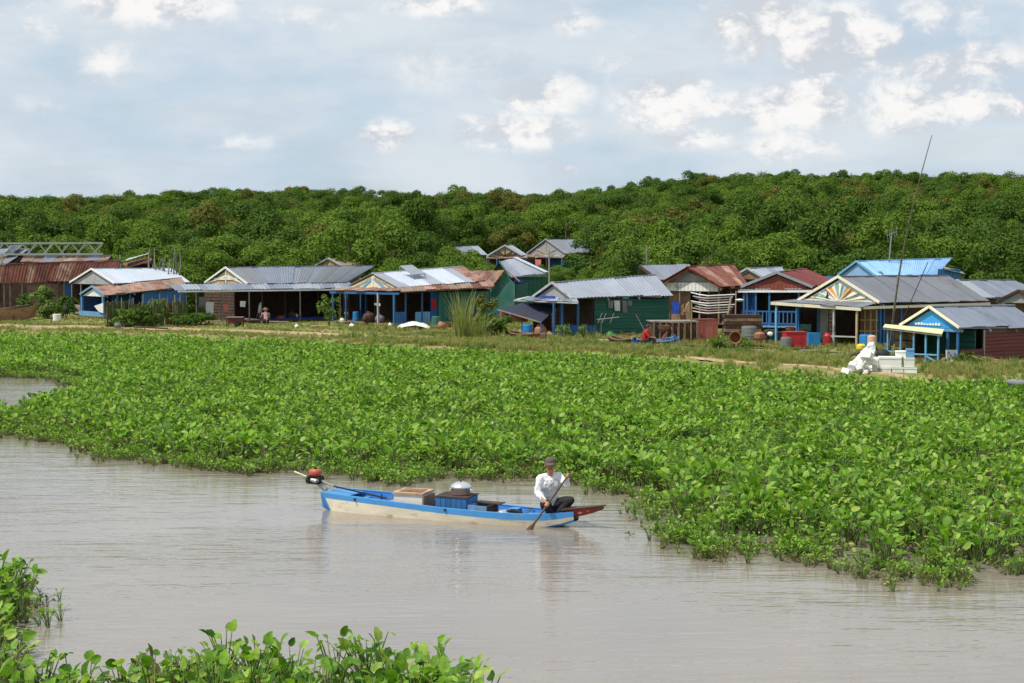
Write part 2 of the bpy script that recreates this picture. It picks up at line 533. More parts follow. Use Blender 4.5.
def water_mat():
    m = bpy.data.materials.new('muddy river water'); m.use_nodes = True
    N, L = m.node_tree.nodes, m.node_tree.links
    b = N['Principled BSDF']
    b.inputs['Base Color'].default_value = (0.30, 0.215, 0.135, 1)
    b.inputs['Roughness'].default_value = 0.012
    b.inputs['IOR'].default_value = 1.95
    b.inputs['Specular IOR Level'].default_value = 0.5
    tc = N.new('ShaderNodeTexCoord')

    def nz(scale, stretch, detail, rz=0.0):
        mp = N.new('ShaderNodeMapping'); mp.inputs['Scale'].default_value = stretch; mp.inputs['Rotation'].default_value = (0, 0, rz)
        L.new(tc.outputs['Object'], mp.inputs[0])
        n = N.new('ShaderNodeTexNoise'); n.inputs['Scale'].default_value = scale; n.inputs['Detail'].default_value = detail; n.inputs['Roughness'].default_value = 0.55
        L.new(mp.outputs[0], n.inputs[0])
        return n.outputs[0]
    small = nz(4.2, (0.40, 2.0, 1), 3, -0.42)
    mid = nz(1.1, (0.38, 1.9, 1), 3, -0.5)
    calm = nz(0.13, (1, 2.4, 1), 3)
    cm = N.new('ShaderNodeMapRange'); cm.inputs[1].default_value = .35; cm.inputs[2].default_value = .65; cm.inputs[3].default_value = 0.35; cm.inputs[4].default_value = 1.0; L.new(calm, cm.inputs[0])
    ad = N.new('ShaderNodeMath'); ad.operation = 'MULTIPLY_ADD'; L.new(mid, ad.inputs[0]); ad.inputs[1].default_value = 2.2; L.new(small, ad.inputs[2])
    ml = N.new('ShaderNodeMath'); ml.operation = 'MULTIPLY'; L.new(ad.outputs[0], ml.inputs[0]); L.new(cm.outputs[0], ml.inputs[1])
    bp = N.new('ShaderNodeBump'); bp.inputs['Strength'].default_value = 1.0; bp.inputs['Distance'].default_value = 0.016
    L.new(ml.outputs[0], bp.inputs['Height']); L.new(bp.outputs[0], b.inputs['Normal'])
    # silt: slow colour drift
    sl = nz(0.25, (1, 2, 1), 4)
    mx = N.new('ShaderNodeMix'); mx.data_type = 'RGBA'; mx.inputs['A'].default_value = (0.205, 0.172, 0.138, 1); mx.inputs["B"].default_value = (0.258, 0.220, 0.182, 1)
    L.new(sl, mx.inputs['Factor']); L.new(mx.outputs['Result'], b.inputs['Base Color'])
    return m


M_water = water_mat()
wm = MB(); wx = [-3000, -60, 60, 3000]; wy = [-600, 0, 110, 5000]
wm.add([(x, y, 0) for y in wy for x in wx], [(j * 4 + i, j * 4 + i + 1, j * 4 + i + 5, j * 4 + i + 4) for j in range(3) for i in range(3)])
tag(wm.build('river', M_water), 'brown river water with small ripples', kind='structure')


# ------------------------------------------------------------------ floating water plants
def in_poly(px, py, poly):
    px, py = np.asarray(px), np.asarray(py)
    inside = np.zeros(px.shape, bool)
    n = len(poly)
    for i in range(n):
        x1, y1 = poly[i]; x2, y2 = poly[(i + 1) % n]
        c = ((y1 > py) != (y2 > py)) & (px < (x2 - x1) * (py - y1) / (y2 - y1 + 1e-12) + x1)
        inside ^= c
    return inside


def wpoly(px):
    return [(P(x, y, 0).x, P(x, y, 0).y) for x, y in px]


def hyacinth(seed, nleaf, seg, hmax=0.5):
    """rosette of stalks, each with a rounded cupped blade"""
    r = random.Random(seed)
    mb = MB()
    for i in range(nleaf):
        az = 2 * math.pi * i / nleaf + r.uniform(-.5, .5)
        h = r.uniform(0.42, 1.0) * hmax
        out = r.uniform(0.07, 0.24)
        dx, dy = math.cos(az), math.sin(az)
        p0 = Vector((dx * .03, dy * .03, -0.03)); p1 = Vector((dx * out * .55, dy * out * .55, h * .55)); p2 = Vector((dx * out, dy * out, h))
        mb.tube([p0, p1, p2], [0.014, 0.010, 0.005], 3, 1, cap=False)
        # blade: tilted plane at the stalk's tip
        sz = r.uniform(0.034, 0.071)
        tilt = r.uniform(0.25, 1.35)           # 0 flat, 1.5 upright
        n = Vector((-dx * math.sin(tilt) * r.choice((1, 1, -.5)), -dy * math.sin(tilt), math.cos(tilt)))
        n = (n + Vector((r.uniform(-.35, .35), r.uniform(-.35, .35), 0))).normalized()
        f = Vector((dx, dy, 0)); f = (f - n * f.dot(n)).normalized()
        s_ = n.cross(f)
        vs = [p2 - n * 0.004]; wide = r.uniform(.58, .98)
        for k in range(seg):
            t = 2 * math.pi * k / seg
            rad = sz * (1.0 + 0.10 * math.cos(t)) * (0.86 if abs(t - math.pi) < 0.4 else 1) * (r.uniform(.84, 1.06) if seg > 8 else 1)
            u, w = math.cos(t) * rad * (1.38 if k == 0 else 1.12) + sz * .8, math.sin(t) * rad * wide
            vs.append(p2 + f * u + s_ * w + n * (0.22 * sz * (w / sz) ** 2 - 0.22 * sz * max(0, u / sz - 1) ** 2))
        c = p2 + f * sz * .8 - n * sz * 0.04
        vs[0] = c
        mb.add(vs, [(0, 1 + k, 1 + (k + 1) % seg) for k in range(seg)], 0)
    return mb


M_hya = leaf_mat('water plant leaf', [(0.042, 0.115, 0.010), (0.090, 0.200, 0.015), (0.150, 0.295, 0.026), (0.215, 0.375, 0.045), (0.32, 0.42, 0.085)], rough=0.5, trans=0.34, spec=0.22)
M_stalk = leaf_mat('water plant stalk', [(0.10, 0.20, 0.04), (0.16, 0.22, 0.06), (0.20, 0.19, 0.08)], rough=0.5, trans=0.1)
M_dead = leaf_mat('withered water plant', [(0.15, 0.14, 0.045), (0.22, 0.20, 0.07), (0.12, 0.17, 0.035), (0.09, 0.065, 0.035), (0.16, 0.20, 0.05)], rough=0.7, trans=0.2)
HYA = [hyacinth(100 + i, 12 + i % 3, 7).mesh('water_hyacinth', [M_hya, M_stalk], True) for i in range(7)]
HYAD = [hyacinth(300 + i, 9, 7, 0.22).mesh('withered_hyacinth', [M_dead, M_dead], True) for i in range(2)]
HYAN = [hyacinth(200 + i, 12 + i % 3, 14, 0.5).mesh('near_hyacinth', [M_hya, M_stalk], True) for i in range(7)]


def mat_patch(name, label, poly_px, dens_near, holes=(), meshes=HYA, edge=0.5, hs=1.0, seed=1, dead=0.06, raft=True):
    g = np.random.default_rng(seed)
    poly = wpoly(poly_px)
    A = np.array(poly)
    x0, y0 = A.min(0) - .2; x1, y1 = A.max(0) + .2
    n = int((x1 - x0) * (y1 - y0) * dens_near)
    X, Y = g.uniform(x0, x1, n), g.uniform(y0, y1, n)
    jx, jy = X + 0.35 * wob(X, Y, 1.9, seed), Y + 0.55 * wob(X, Y, 1.4, seed + 2.)
    ok = in_poly(jx, jy, poly)
    for h in holes: ok &= ~in_poly(jx, jy, wpoly(h))
    # keep within sight, thin out slightly with distance
    ok &= (np.abs(X) < 0.36 * Y + 3.5)
    ok &= g.random(n) < np.clip(1.25 - Y / 150, 0.55, 1)
    ok &= ~((wob(X, Y, 1.15, 9.0) + .4 * wob(X, Y, 3.1, 2.0) > .72) & (g.random(n) < .62))
    X, Y, jx, jy = X[ok], Y[ok], jx[ok], jy[ok]
    # plants stand lower at the rim
    rim = np.ones(len(X))
    for dx, dy in ((0, -edge), (edge, 0), (-edge, 0), (0, edge), (edge * .7, -edge * .7), (-edge * .7, -edge * .7), (0, -edge * 2)):
        q = in_poly(jx + dx, jy + dy, poly)
        for h in holes: q &= ~in_poly(jx + dx, jy + dy, wpoly(h))
        rim = np.minimum(rim, np.where(q, 1.0, 0.42 if abs(dy) < edge * 1.5 else 0.66))
    sc = hs * rim * (0.62 + 0.50 * g.random(len(X)) + 0.20 * wob(X, Y, 0.45, 3.0) + .12 * wob(X, Y, 1.3, 6.0))
    idx = g.integers(0, len(meshes), len(X))
    all_m = list(meshes) + HYAD
    dmask = g.random(len(X)) < dead + 0.30 * (rim < 0.7) + 0.10 * (wob(X, Y, 0.35, 5.0) > 0.45)
    idx = np.where(dmask, len(meshes) + g.integers(0, len(HYAD), len(X)), idx)
    # the rim is matted with low sprawling and withered plants
    ri = np.where(rim < 0.7)[0]
    if len(ri):
        ri = np.repeat(ri, 5); k = len(ri)
        X = np.concatenate([X, X[ri] + g.normal(0, .16, k)]); Y = np.concatenate([Y, Y[ri] + g.normal(-.14, .24, k)])
        sc = np.concatenate([sc, hs * g.uniform(.22, .55, k)])
        idx = np.concatenate([idx, np.where(g.random(k) < .42, len(meshes) + g.integers(0, len(HYAD), k), g.integers(0, len(meshes), k))])
    Z = np.zeros(len(X)) + 0.0
    Z = np.maximum(Z, ground_z(X, Y))
    tilt = g.normal(0, 0.13, (len(X), 2))
    o = scatter(name, np.stack([X, Y, Z], -1), sc, g.uniform(0, 6.28, len(X)), idx, all_m, tilt)
    tag(o, label)
    return o


MAIN = [(-120, 425), (0, 436), (60, 440), (92, 446), (84, 455), (130, 461), (200, 470), (282, 473), (330, 474), (400, 481), (470, 479), (560, 481), (612, 492), (642, 502), (640, 522), (668, 540), (664, 549), (705, 553),
        (760, 556), (800, 560), (870, 577), (930, 583), (985, 588), (1024, 577), (1160, 575), (1160, 398), (1024, 394), (880, 389), (760, 381), (690, 372), (600, 366), (480, 360), (330, 352), (200, 345), (0, 340), (-120, 335)]
HOLE = [(-60, 382), (0, 378), (36, 377), (72, 383), (76, 393), (45, 402), (22, 412), (0, 420), (-60, 424)]
mat_patch('water_hyacinth_mat', 'broad floating mat of green water hyacinth between river and bank', MAIN, 12, [HOLE], seed=3)
LEFT = [(-60, 582), (-6, 580), (16, 589), (34, 601), (42, 613), (28, 624), (12, 636), (4, 655), (-5, 680), (-60, 690)]
mat_patch('water_hyacinth_clump', 'small clump of water hyacinth in the lower left corner of the river', LEFT, 24, meshes=HYAN, edge=.10, hs=1.05, seed=5, dead=0.12)
NEAR = [(-40, 688), (60, 697), (110, 688), (150, 672), (200, 672), (250, 672), (300, 684), (345, 688), (385, 678), (420, 672), (450, 680), (478, 705), (505, 725), (500, 800), (-40, 800)]
mat_patch('near_hyacinth_raft', 'nearest raft of water hyacinth along the bottom edge of the view', NEAR, 16, meshes=HYAN, edge=.14, hs=1.06, seed=6, dead=0.20)


# ------------------------------------------------------------------ woodland
def crown_mesh(seed, nleaf, rx, rz, size):
    """leafy crown: sprays of small leaf faces spread over many uneven lobes, gaps between them"""
    g = np.random.default_rng(seed)
    nl = 20
    cen = []
    while len(cen) < nl:
        p = g.uniform(-1, 1, 3)
        r_ = np.linalg.norm(p)
        if 0.35 < r_ < 0.95 and p[2] > -0.75: cen.append(p)
    cen = np.array(cen)
    lr = g.uniform(0.22, 0.42, nl)
    sq = np.array([rx * g.uniform(.85, 1.1), rx * g.uniform(.85, 1.1), rz])
    k = g.integers(0, nl, nleaf)
    d = g.normal(0, 1, (nleaf, 3)); d /= np.linalg.norm(d, axis=1)[:, None]
    d[:, 2] = np.where(d[:, 2] < -0.35, -d[:, 2], d[:, 2])
    rad = lr[k] * (1 - 0.38 * g.random(nleaf) ** 2.2) * (1 + 0.25 * (g.random(nleaf) < .08))
    p = (cen[k] + d * rad[:, None]) * sq
    p[:, 2] += rz * 0.98
    nrm = d * 1.0 + g.normal(0, 0.36, (nleaf, 3)) + np.array([0, 0, 0.25])
    nrm /= np.linalg.norm(nrm, axis=1)[:, None]
    t = np.cross(nrm, g.normal(0, 1, (nleaf, 3))); t /= np.linalg.norm(t, axis=1)[:, None]
    b = np.cross(nrm, t)
    sz = size * g.uniform(0.55, 1.25, nleaf)[:, None]
    v0 = p - t * sz; v1 = p + b * sz * .42 + nrm * sz * .12; v2 = p + t * sz; v3 = p - b * sz * .42 + nrm * sz * .12
    V = np.stack([v0, v1, v2, v3], 1).reshape(-1, 3)
    F = np.arange(nleaf * 4).reshape(-1, 4)
    return V, F


def trunk_mesh(seed, h, rx):
    r = random.Random(seed)
    mb = MB()
    for s in range(r.choice((1, 2, 2, 3))):
        a = r.uniform(0, 6.28)
        base = Vector((math.cos(a) * .15 * s, math.sin(a) * .15 * s, -0.4))
        top = Vector((math.cos(a) * rx * .35, math.sin(a) * rx * .35, h * .75))
        mid = base.lerp(top, .5) + Vector((r.uniform(-.2, .2), r.uniform(-.2, .2), 0))
        mb.tube([base, mid, top], [.16, .11, .05], 6)
        for k in range(3):
            q = mid.lerp(top, r.uniform(0, .8)); b = r.uniform(0, 6.28)
            e = q + Vector((math.cos(b) * rx * .5, math.sin(b) * rx * .5, h * r.uniform(.12, .25)))
            mb.tube([q, q.lerp(e, .5) + Vector((0, 0, .1)), e], [.06, .045, .02], 5)
    return mb


TONES = {
    'bright green': leaf_mat('bright tree leaves', [(0.060, 0.120, 0.014), (0.092, 0.168, 0.020), (0.128, 0.208, 0.028), (0.160, 0.230, 0.036)], rough=0.7, trans=0.22, spec=0.10),
    'dark green': leaf_mat('dark tree leaves', [(0.036, 0.078, 0.013), (0.056, 0.110, 0.016), (0.076, 0.138, 0.020), (0.096, 0.155, 0.024)], rough=0.7, trans=0.2, spec=0.10),
    'olive brown': leaf_mat('olive tree leaves', [(0.085, 0.095, 0.020), (0.120, 0.130, 0.026), (0.150, 0.155, 0.032), (0.155, 0.150, 0.036)], rough=0.7, trans=0.2, spec=0.10),
}
M_bark = mat('bark', (0.11, 0.085, 0.06), rough=0.95, var=.4, scale=6, bump=.4, spec=.2)
CROWNS = {}
for tone in TONES:
    CROWNS[tone] = []
    for i in range(5):
        V, F = crown_mesh(40 + i, 8800, 2.5 + .25 * (i % 3), 2.35 + .3 * (i % 2), 0.135)
        m_ = bpy.data.meshes.new('crown')
        m_.from_pydata(V.tolist(), [], F.tolist()); m_.materials.append(TONES[tone]); m_.update()
        CROWNS[tone].append(m_)
TRUNKS = []
for i in range(4):
    TRUNKS.append(trunk_mesh(60 + i, 4.6, 2.5).mesh('trunk', M_bark))
TLIST = list(TONES)


def px_of(x, y, z):
    d = Vector((x, y, z - CAMZ)); cp, sp = math.cos(PITCH), math.sin(PITCH)
    f = d.y * cp - d.z * sp; u = d.y * sp + d.z * cp
    return 512 + FPX * d.x / f, 341.5 - FPX * u / f


# house footprints to keep clear: (px left, px right, depth near, depth far)
def build_forest():
    g = np.random.default_rng(21)
    cand = []
    y = 104.0
    while y < 300:
        step = 3.6 + (y - 104) * 0.007
        hw = 0.345 * y + 9
        x = -hw + g.uniform(0, step)
        while x < hw:
            cand.append((x + g.normal(0, .8), y + g.normal(0, .9)))
            x += step * g.uniform(.85, 1.2)
        y += step * 0.93
    keep = []
    for (x, y) in cand:
        z = float(ground_z(x, y)); px, py = px_of(x, y, z)
        s = FPX / y
        if 434 < px < 612 and 118 < y < 172: # clearing round the far houses
            continue
        if 470 < px < 590 and y < 124: continue
        if px < 200 and y < 118: continue
        if px < 420 and y < 110: continue
        keep.append((x, y, z, px, py, s))
    # close bush belt in front of the far houses at right of centre, and at left of them
    for i in range(46):
        px = g.uniform(584, 700); D = g.uniform(97, 118)
        p = PD(px, 258, D); keep.append((p.x, p.y, float(ground_z(p.x, p.y)), px, 0, FPX / D))
    for i in range(16):
        px = g.uniform(372, 446); D = g.uniform(102, 120)
        p = PD(px, 258, D); keep.append((p.x, p.y, float(ground_z(p.x, p.y)), px, 0, FPX / D))
    # low scrub at the feet of the houses set back
    for i in range(34):
        px = g.uniform(438, 606); D = g.uniform(124, 141)
        p = PD(px, 258, D); keep.append((p.x, p.y, float(ground_z(p.x, p.y)), px, -1, FPX / D))
    recs = []
    for i, (x, y, z, px, py, s) in enumerate(keep):
        v = wob(np.array(x), np.array(y), 0.06, 2.0) + g.normal(0, .45)
        tone = 'bright green' if v > .12 else ('dark green' if v > -.62 else 'olive brown')
        if y > 210 and tone == 'bright green' and g.random() < .3: tone = 'dark green'
        if px > 940 and y < 135: tone = 'dark green'
        if 566 < px < 700 and y < 119: tone = 'bright green' if g.random() < .75 else 'dark green'
        sc = g.uniform(.66, 1.30)
        if y < 150: sc = .92 + (sc - .92) * 1.35
        if y < 125: sc *= 0.94
        if y > 185: sc = .84 + (sc - .84) * .75
        if 372 < px < 476 and y < 121: sc *= 0.66
        if 566 < px < 700 and y < 121: sc *= 0.36 + 0.54 * min(1, abs(px - 584) / 80)
        if y > 225 and g.random() < .05: sc *= 1.12
        if py == -1: sc = g.uniform(.34, .52); tone = 'bright green' if g.random() < .6 else 'dark green'
        recs.append([s * sc, x, y, z, px, tone, sc, int(g.integers(0, 5)), g.uniform(0, 6.28)])
    recs.sort(key=lambda r: -r[0])
    zones = [(0, 'above the solar panel'), (55, 'behind the bare truss'), (105, 'above the white-edged lean-to'), (150, 'behind the stakes'), (200, 'above the grey roof\'s gable'),
             (260, 'behind the wide grey roof'), (330, 'above the hidden little gable'), (372, 'above the white roof sheets'), (430, 'left of the distant roofs'), (490, 'behind the distant roofs'), (560, 'right of the distant roofs'), (610, 'behind the green board house'),
             (655, 'above the rusty brown roof'), (720, 'above the brown gable'), (770, 'above the red gable'), (822, 'left of the aerial mast'), (885, 'above the bright blue roof'), (940, 'right of the bamboo pole'), (985, 'above the far-right roofs')]
    made = []; objs = []
    rest = []
    n = 0
    for r_ in recs:
        s, x, y, z, px, tone, sc, k, rz = r_
        if n < 292 and -25 < px < 1049:
            where = [w for a, w in zones if px >= a or a == 0][-1]
            row = 'at the wood edge' if y < 114 else ('in the second rank' if y < 123 else ('in the third rank' if y < 134 else ('low on the rise' if y < 150 else ('halfway up the rise' if y < 180 else 'high on the rise'))))
            look = tone if tone != 'olive brown' else 'olive'
            size = 'tall' if sc > 1.08 else ('low' if sc < .8 else 'rounded')
            lab = f'{size} {look} tree {row} {where}'
            key = (tone, k)
            made.append((lab, px))
            t = thing('tree', lab, 'tree', (x, y, z), rz, 'trees of the wood behind the houses')
            objs.append(t)
            t.scale = (sc, sc, sc * (1 + .12 * math.sin(rz * 3)))
            for nm, me_ in (('trunk', TRUNKS[k % 4]), ('crown', CROWNS[tone][k])):
                o = bpy.data.objects.new(nm, me_); COL.objects.link(o); o.parent = t
            n += 1
        else:
            rest.append(r_)
    # trees that would share a label are told apart by their order
    nth = ['first', 'second', 'third', 'fourth', 'fifth', 'sixth', 'seventh', 'eighth', 'ninth', 'tenth', 'eleventh', 'twelfth']
    by = {}
    for (lab, px), t in zip(made, objs): by.setdefault(lab, []).append((px, t))
    for lab, ts in by.items():
        if len(ts) > 1:
            for i, (px, t) in enumerate(sorted(ts, key=lambda q: q[0])): t['label'] = lab + ', ' + nth[min(i, 11)] + ' from left'
    allm = [m_ for tn in TLIST for m_ in CROWNS[tn]]
    o = scatter('forest', [(r_[1], r_[2], r_[3]) for r_ in rest], [r_[6] for r_ in rest], [r_[8] for r_ in rest], [TLIST.index(r_[5]) * 5 + r_[7] for r_ in rest], allm)
    tag(o, 'far part of the dense green wood rising to the skyline', kind='stuff')


build_forest()


# ------------------------------------------------------------------ bank grass
def tuft(seed, n, h):
    r = random.Random(seed); mb = MB()
    for i in range(n):
        a = r.uniform(0, 6.28); rr = r.uniform(0, .14); lean = r.uniform(.05, .55); hh = h * r.uniform(.5, 1.1)
        b = r.uniform(0, 6.28); w = r.uniform(.006, .012)
        c = Vector((math.cos(a) * rr, math.sin(a) * rr, -.02)); d = Vector((math.cos(b), math.sin(b), 0)); s_ = Vector((-d.y, d.x, 0)) * w
        m_ = c + d * lean * hh * .35 + Vector((0, 0, hh * .6)); t = c + d * lean * hh + Vector((0, 0, hh * (1 - lean * .25)))
        mb.add([c - s_, c + s_, m_ + s_ * .8, m_ - s_ * .8, t], [(0, 1, 2, 3), (3, 2, 4)])
    return mb


M_grass = leaf_mat('bank grass', [(0.17, 0.215, 0.045), (0.25, 0.26, 0.075), (0.33, 0.285, 0.12), (0.21, 0.25, 0.055), (0.40, 0.34, 0.17)], rough=.7, trans=.25, spec=.2)
M_green = leaf_mat('green weeds', [(0.075, 0.15, 0.02), (0.11, 0.19, 0.035), (0.15, 0.2, 0.045)], rough=.6, trans=.28, spec=.3)
TUFTS = [tuft(500 + i, 22, .34).mesh('grass_tuft', M_grass) for i in range(5)] + [tuft(520 + i, 20, .42).mesh('weed_tuft', M_green) for i in range(2)]


def build_grass():
    g = np.random.default_rng(33)
    n = 58000
    X = g.uniform(-40, 40, n); d = g.uniform(-0.9, 30, n); Y = shore(X) + d
    ok = (np.abs(X) < .37 * Y + 2)
    # denser in front of the houses, thinning behind them
    ok &= g.random(n) < np.where(d < 9, 1.0, .35)
    for pts, hw in PATHS:
        dd = np.min(np.hypot(X[:, None] - pts[None, :, 0], Y[:, None] - pts[None, :, 1]), 1) + 0.25 * wob(X, Y, 2.0)
        ok &= (dd > hw) | (g.random(n) < .03)
    bare = wob(X, Y, .55, 4.0) + .5 * wob(X, Y, 1.6, 1.0)
    ok &= (bare < .30) | (g.random(n) < .10)
    pxx = 512 + FPX * X / Y; pyy = HOR + FPX * (CAMZ - .36) / Y
    ok &= ~((pxx > 838) & (pxx < 925) & (pyy > 366) & (pyy < 382) & (g.random(n) < .85))
    X, Y, d = X[ok], Y[ok], d[ok]
    px = 512 + FPX * X / Y
    green = (g.random(len(X)) < .12 + .35 * (wob(X, Y, .4, 7.) > .3) + .5 * (d < .3))
    idx = np.where(green, 5 + g.integers(0, 2, len(X)), g.integers(0, 5, len(X)))
    sc = g.uniform(.55, 1.15, len(X)) * (1 + .35 * wob(X, Y, .5, 9.)) * np.where(px < 340, .5, .85)
    o = scatter('grass', np.stack([X, Y, ground_z(X, Y)], -1), np.clip(sc, .3, 1.7), g.uniform(0, 6.28, len(X)), idx, TUFTS)
    tag(o, 'dry and green grass growing along the earth bank')


build_grass()


def bush(name, label, cat, loc, rx, rz, nleaf, size, tone, seed, group=None, stems=6):
    t = thing(name, label, cat, loc, 0, group)
    V, F = crown_mesh(seed, nleaf, rx, rz, size)
    m_ = bpy.data.meshes.new('foliage'); m_.from_pydata(V.tolist(), [], F.tolist()); m_.materials.append(tone); m_.update()
    o = bpy.data.objects.new('foliage', m_); COL.objects.link(o); o.parent = t
    mb = MB(); r = random.Random(seed)
    for i in range(stems):
        a = r.uniform(0, 6.28)
        mb.tube([(0, 0, -.1), (math.cos(a) * rx * .3, math.sin(a) * rx * .3, rz * .8), (math.cos(a) * rx * .6, math.sin(a) * rx * .6, rz * 1.5)], [.02, .014, .006], 4)
    s = mb.build('stem', M_bark, t, stuff=True)
    return t


def blades(name, label, cat, loc, n, h, spread, m_, seed, w=.018):
    """clump of long arching blades"""
    r = random.Random(seed); mb = MB()
    for i in range(n):
        a = r.uniform(0, 6.28); rr = r.uniform(0, spread * .45); hh = h * r.uniform(.45, 1.05); ln = r.uniform(.05, .5)
        b = a + r.uniform(-.8, .8)
        c = Vector((math.cos(a) * rr, math.sin(a) * rr, -.05)); d = Vector((math.cos(b), math.sin(b), 0)); s_ = Vector((-math.sin(b + 1), math.cos(b + 1), 0)) * w
        pts = []
        for k in range(5):
            u = k / 4
            pts.append(c + d * spread * ln * u ** 2.2 * 1.6 + Vector((0, 0, hh * (u - .22 * ln * u ** 3))))
        vs = []
        for k, p in enumerate(pts[:-1]): vs += [p - s_ * (1 - .15 * k), p + s_ * (1 - .15 * k)]
        vs.append(pts[-1])
        mb.add(vs, [(2 * k, 2 * k + 1, 2 * k + 3, 2 * k + 2) for k in range(3)] + [(6, 7, 8)])
    o = mb.build(name, m_, loc=loc)
    return tag(o, label, cat)


# ------------------------------------------------------------------ materials of the houses
RUST = C(112, 72, 58)
M_roof_grey = mat('grey roof sheet', C(124, 130, 143), .45, .25, .16, 1.4, RUST, .08, 1.0, (1, 1, 1), .10, .1)
M_roof_dark = mat('dark grey roof sheet', C(118, 120, 126), .5, .2, .14, 1.4, C(95, 92, 90), .15, 1.0, (1, 1, 1), .07, .1)
M_roof_pale = mat('pale roof sheet', C(148, 154, 164), .45, .2, .14, 1.4, C(130, 110, 95), .10, 1.2, (1, 1, 1), .08, .1)
M_roof_white = mat('new white roof sheet', C(182, 189, 200), .4, .1, .10, 1.4, C(150, 140, 130), .04, 1.2, (1, 1, 1), .06, .1)
M_roof_rust = mat('rusted roof sheet', C(118, 70, 58), .8, .0, .35, 1.7, C(82, 48, 40), .5, 1.3, (1, 1, 1), .25, .25)
M_roof_rustpale = mat('half rusted roof sheet', C(150, 118, 102), .7, .05, .3, 1.9, C(104, 62, 50), .6, 1.2, (1, 1, 1), .25, .2)
M_roof_brown = mat('brown roof sheet', C(138, 118, 104), .75, .0, .3, 1.9, C(95, 70, 58), .5, 1.2, (1, 1, 1), .22, .2)
M_roof_red = mat('red roof sheet', C(106, 48, 44), .6, .0, .22, 1.7, C(84, 40, 38), .35, 1.2, (1, 1, 1), .12, .15)
M_roof_blue = mat('blue roof sheet', C(140, 180, 220), .45, .1, .14, 1.2, C(150, 180, 210), .1, 1.2, (1, 1, 1), .07, .1)
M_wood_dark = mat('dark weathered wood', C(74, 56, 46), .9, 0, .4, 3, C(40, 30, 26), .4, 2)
M_wood = mat('weathered wood', C(128, 104, 82), .9, 0, .35, 3, C(80, 62, 50), .4, 2)
M_wood_grey = mat('grey weathered planks', C(132, 126, 118), .9, 0, .3, 3, C(86, 78, 70), .4, 2)
M_bamboo = mat('bamboo', C(150, 138, 96), .6, 0, .25, 4, C(92, 84, 58), .3, 3)
M_blue = mat('blue painted wood', C(48, 102, 154), .6, 0, .16, 3, C(52, 96, 140), .3, 2)
M_blue_deep = mat('deep blue painted wood', C(38, 88, 148), .7, 0, .3, 2.2, C(70, 104, 138), .4, 2.2, (1, 1, .4))
M_blue_pale = mat('pale blue painted wood', C(104, 160, 200), .6, 0, .15, 3, C(92, 134, 168), .25, 2)
M_teal = mat('teal green board wall', C(34, 92, 78), .75, 0, .35, 2.2, C(62, 96, 86), .42, 2.2, (.22, .22, 3.2))
M_teal_pale = mat('worn teal wall', C(54, 112, 102), .75, 0, .32, 2.2, C(92, 116, 106), .45, 2.2, (1, 1, .4))
M_maroon = mat('maroon board wall', C(104, 50, 44), .75, 0, .3, 2.2, C(90, 62, 56), .42, 2.0, (.22, .22, 3.2))
M_red = mat('red painted board', C(128, 66, 52), .7, 0, .22, 2.5, C(100, 48, 40), .4, 1.3)
M_cream = mat('cream painted wood', C(222, 214, 188), .6, 0, .12, 3, C(170, 158, 130), .25, 2)
M_white = mat('white painted wood', C(218, 218, 216), .6, 0, .12, 3, C(160, 154, 146), .25, 2)
M_grey_board = mat('pale grey board', C(164, 166, 166), .8, 0, .28, 2, C(124, 118, 112), .35, 1.2)
M_fibre = mat('fibre cement board', C(150, 150, 148), .8, 0, .15, 2, C(112, 106, 100), .3, 1.2)
M_tan = mat('tan panel', C(176, 156, 120), .8, 0, .2, 2, C(140, 112, 82), .35, 1.2)
M_tarp = mat('dark blue shade cloth', C(44, 50, 66), .85, 0, .15, 2, None, .3, 1, (1, 1, 1), 0, .2)
M_bluetarp = mat('blue plastic sheet', C(28, 62, 150), .5, 0, .25, 4)
M_steel = mat('galvanised steel', C(156, 158, 150), .45, .4, .15, 3)
M_cloth_w = mat('white cloth', C(214, 212, 206), .9, 0, .15, 6)
M_cloth_g = mat('grey cloth', C(122, 122, 124), .9, 0, .2, 6)
M_cloth_r = mat('red cloth', C(168, 36, 34), .9, 0, .2, 6)
M_cloth_p = mat('pink cloth', C(206, 120, 112), .9, 0, .2, 6)
M_green_pl = mat('green plastic', C(58, 140, 70), .5, 0, .2, 4)
M_red_pl = mat('red plastic', C(176, 40, 50), .5, 0, .2, 4, C(120, 34, 40), .3)
M_blue_pl = mat('blue plastic', C(40, 124, 186), .5, 0, .18, 4, C(40, 84, 130), .3)
M_grey_pl = mat('grey plastic', C(112, 116, 112), .6, 0, .2, 4)
M_foam = mat('white foam', C(232, 230, 224), .8, 0, .07, 5, C(190, 180, 160), .12, 3)
M_sack = mat('white sack', C(230, 228, 224), .75, 0, .10, 5, C(176, 170, 160), .15, 3)
M_clay = mat('earthen jar', C(164, 112, 84), .8, 0, .25, 4, C(110, 74, 58), .3)
M_basket = mat('woven basket', C(132, 92, 62), .9, 0, .35, 9, C(80, 54, 40), .3)
M_salmon = mat('faded red steel', C(186, 104, 92), .7, 0, .18, 2.5, C(132, 66, 56), .35, 1.6)
M_black = mat('black rubber', C(34, 34, 36), .7, 0, .2, 4)
M_net = mat('green netting', C(70, 84, 46), .95, 0, .4, 8, C(92, 80, 54), .5, 3)
M_yellow = mat('yellow plastic', C(214, 190, 60), .6, 0, .15, 4)
M_solar = mat('solar cells', C(58, 74, 104), .25, .1, .12, 3)


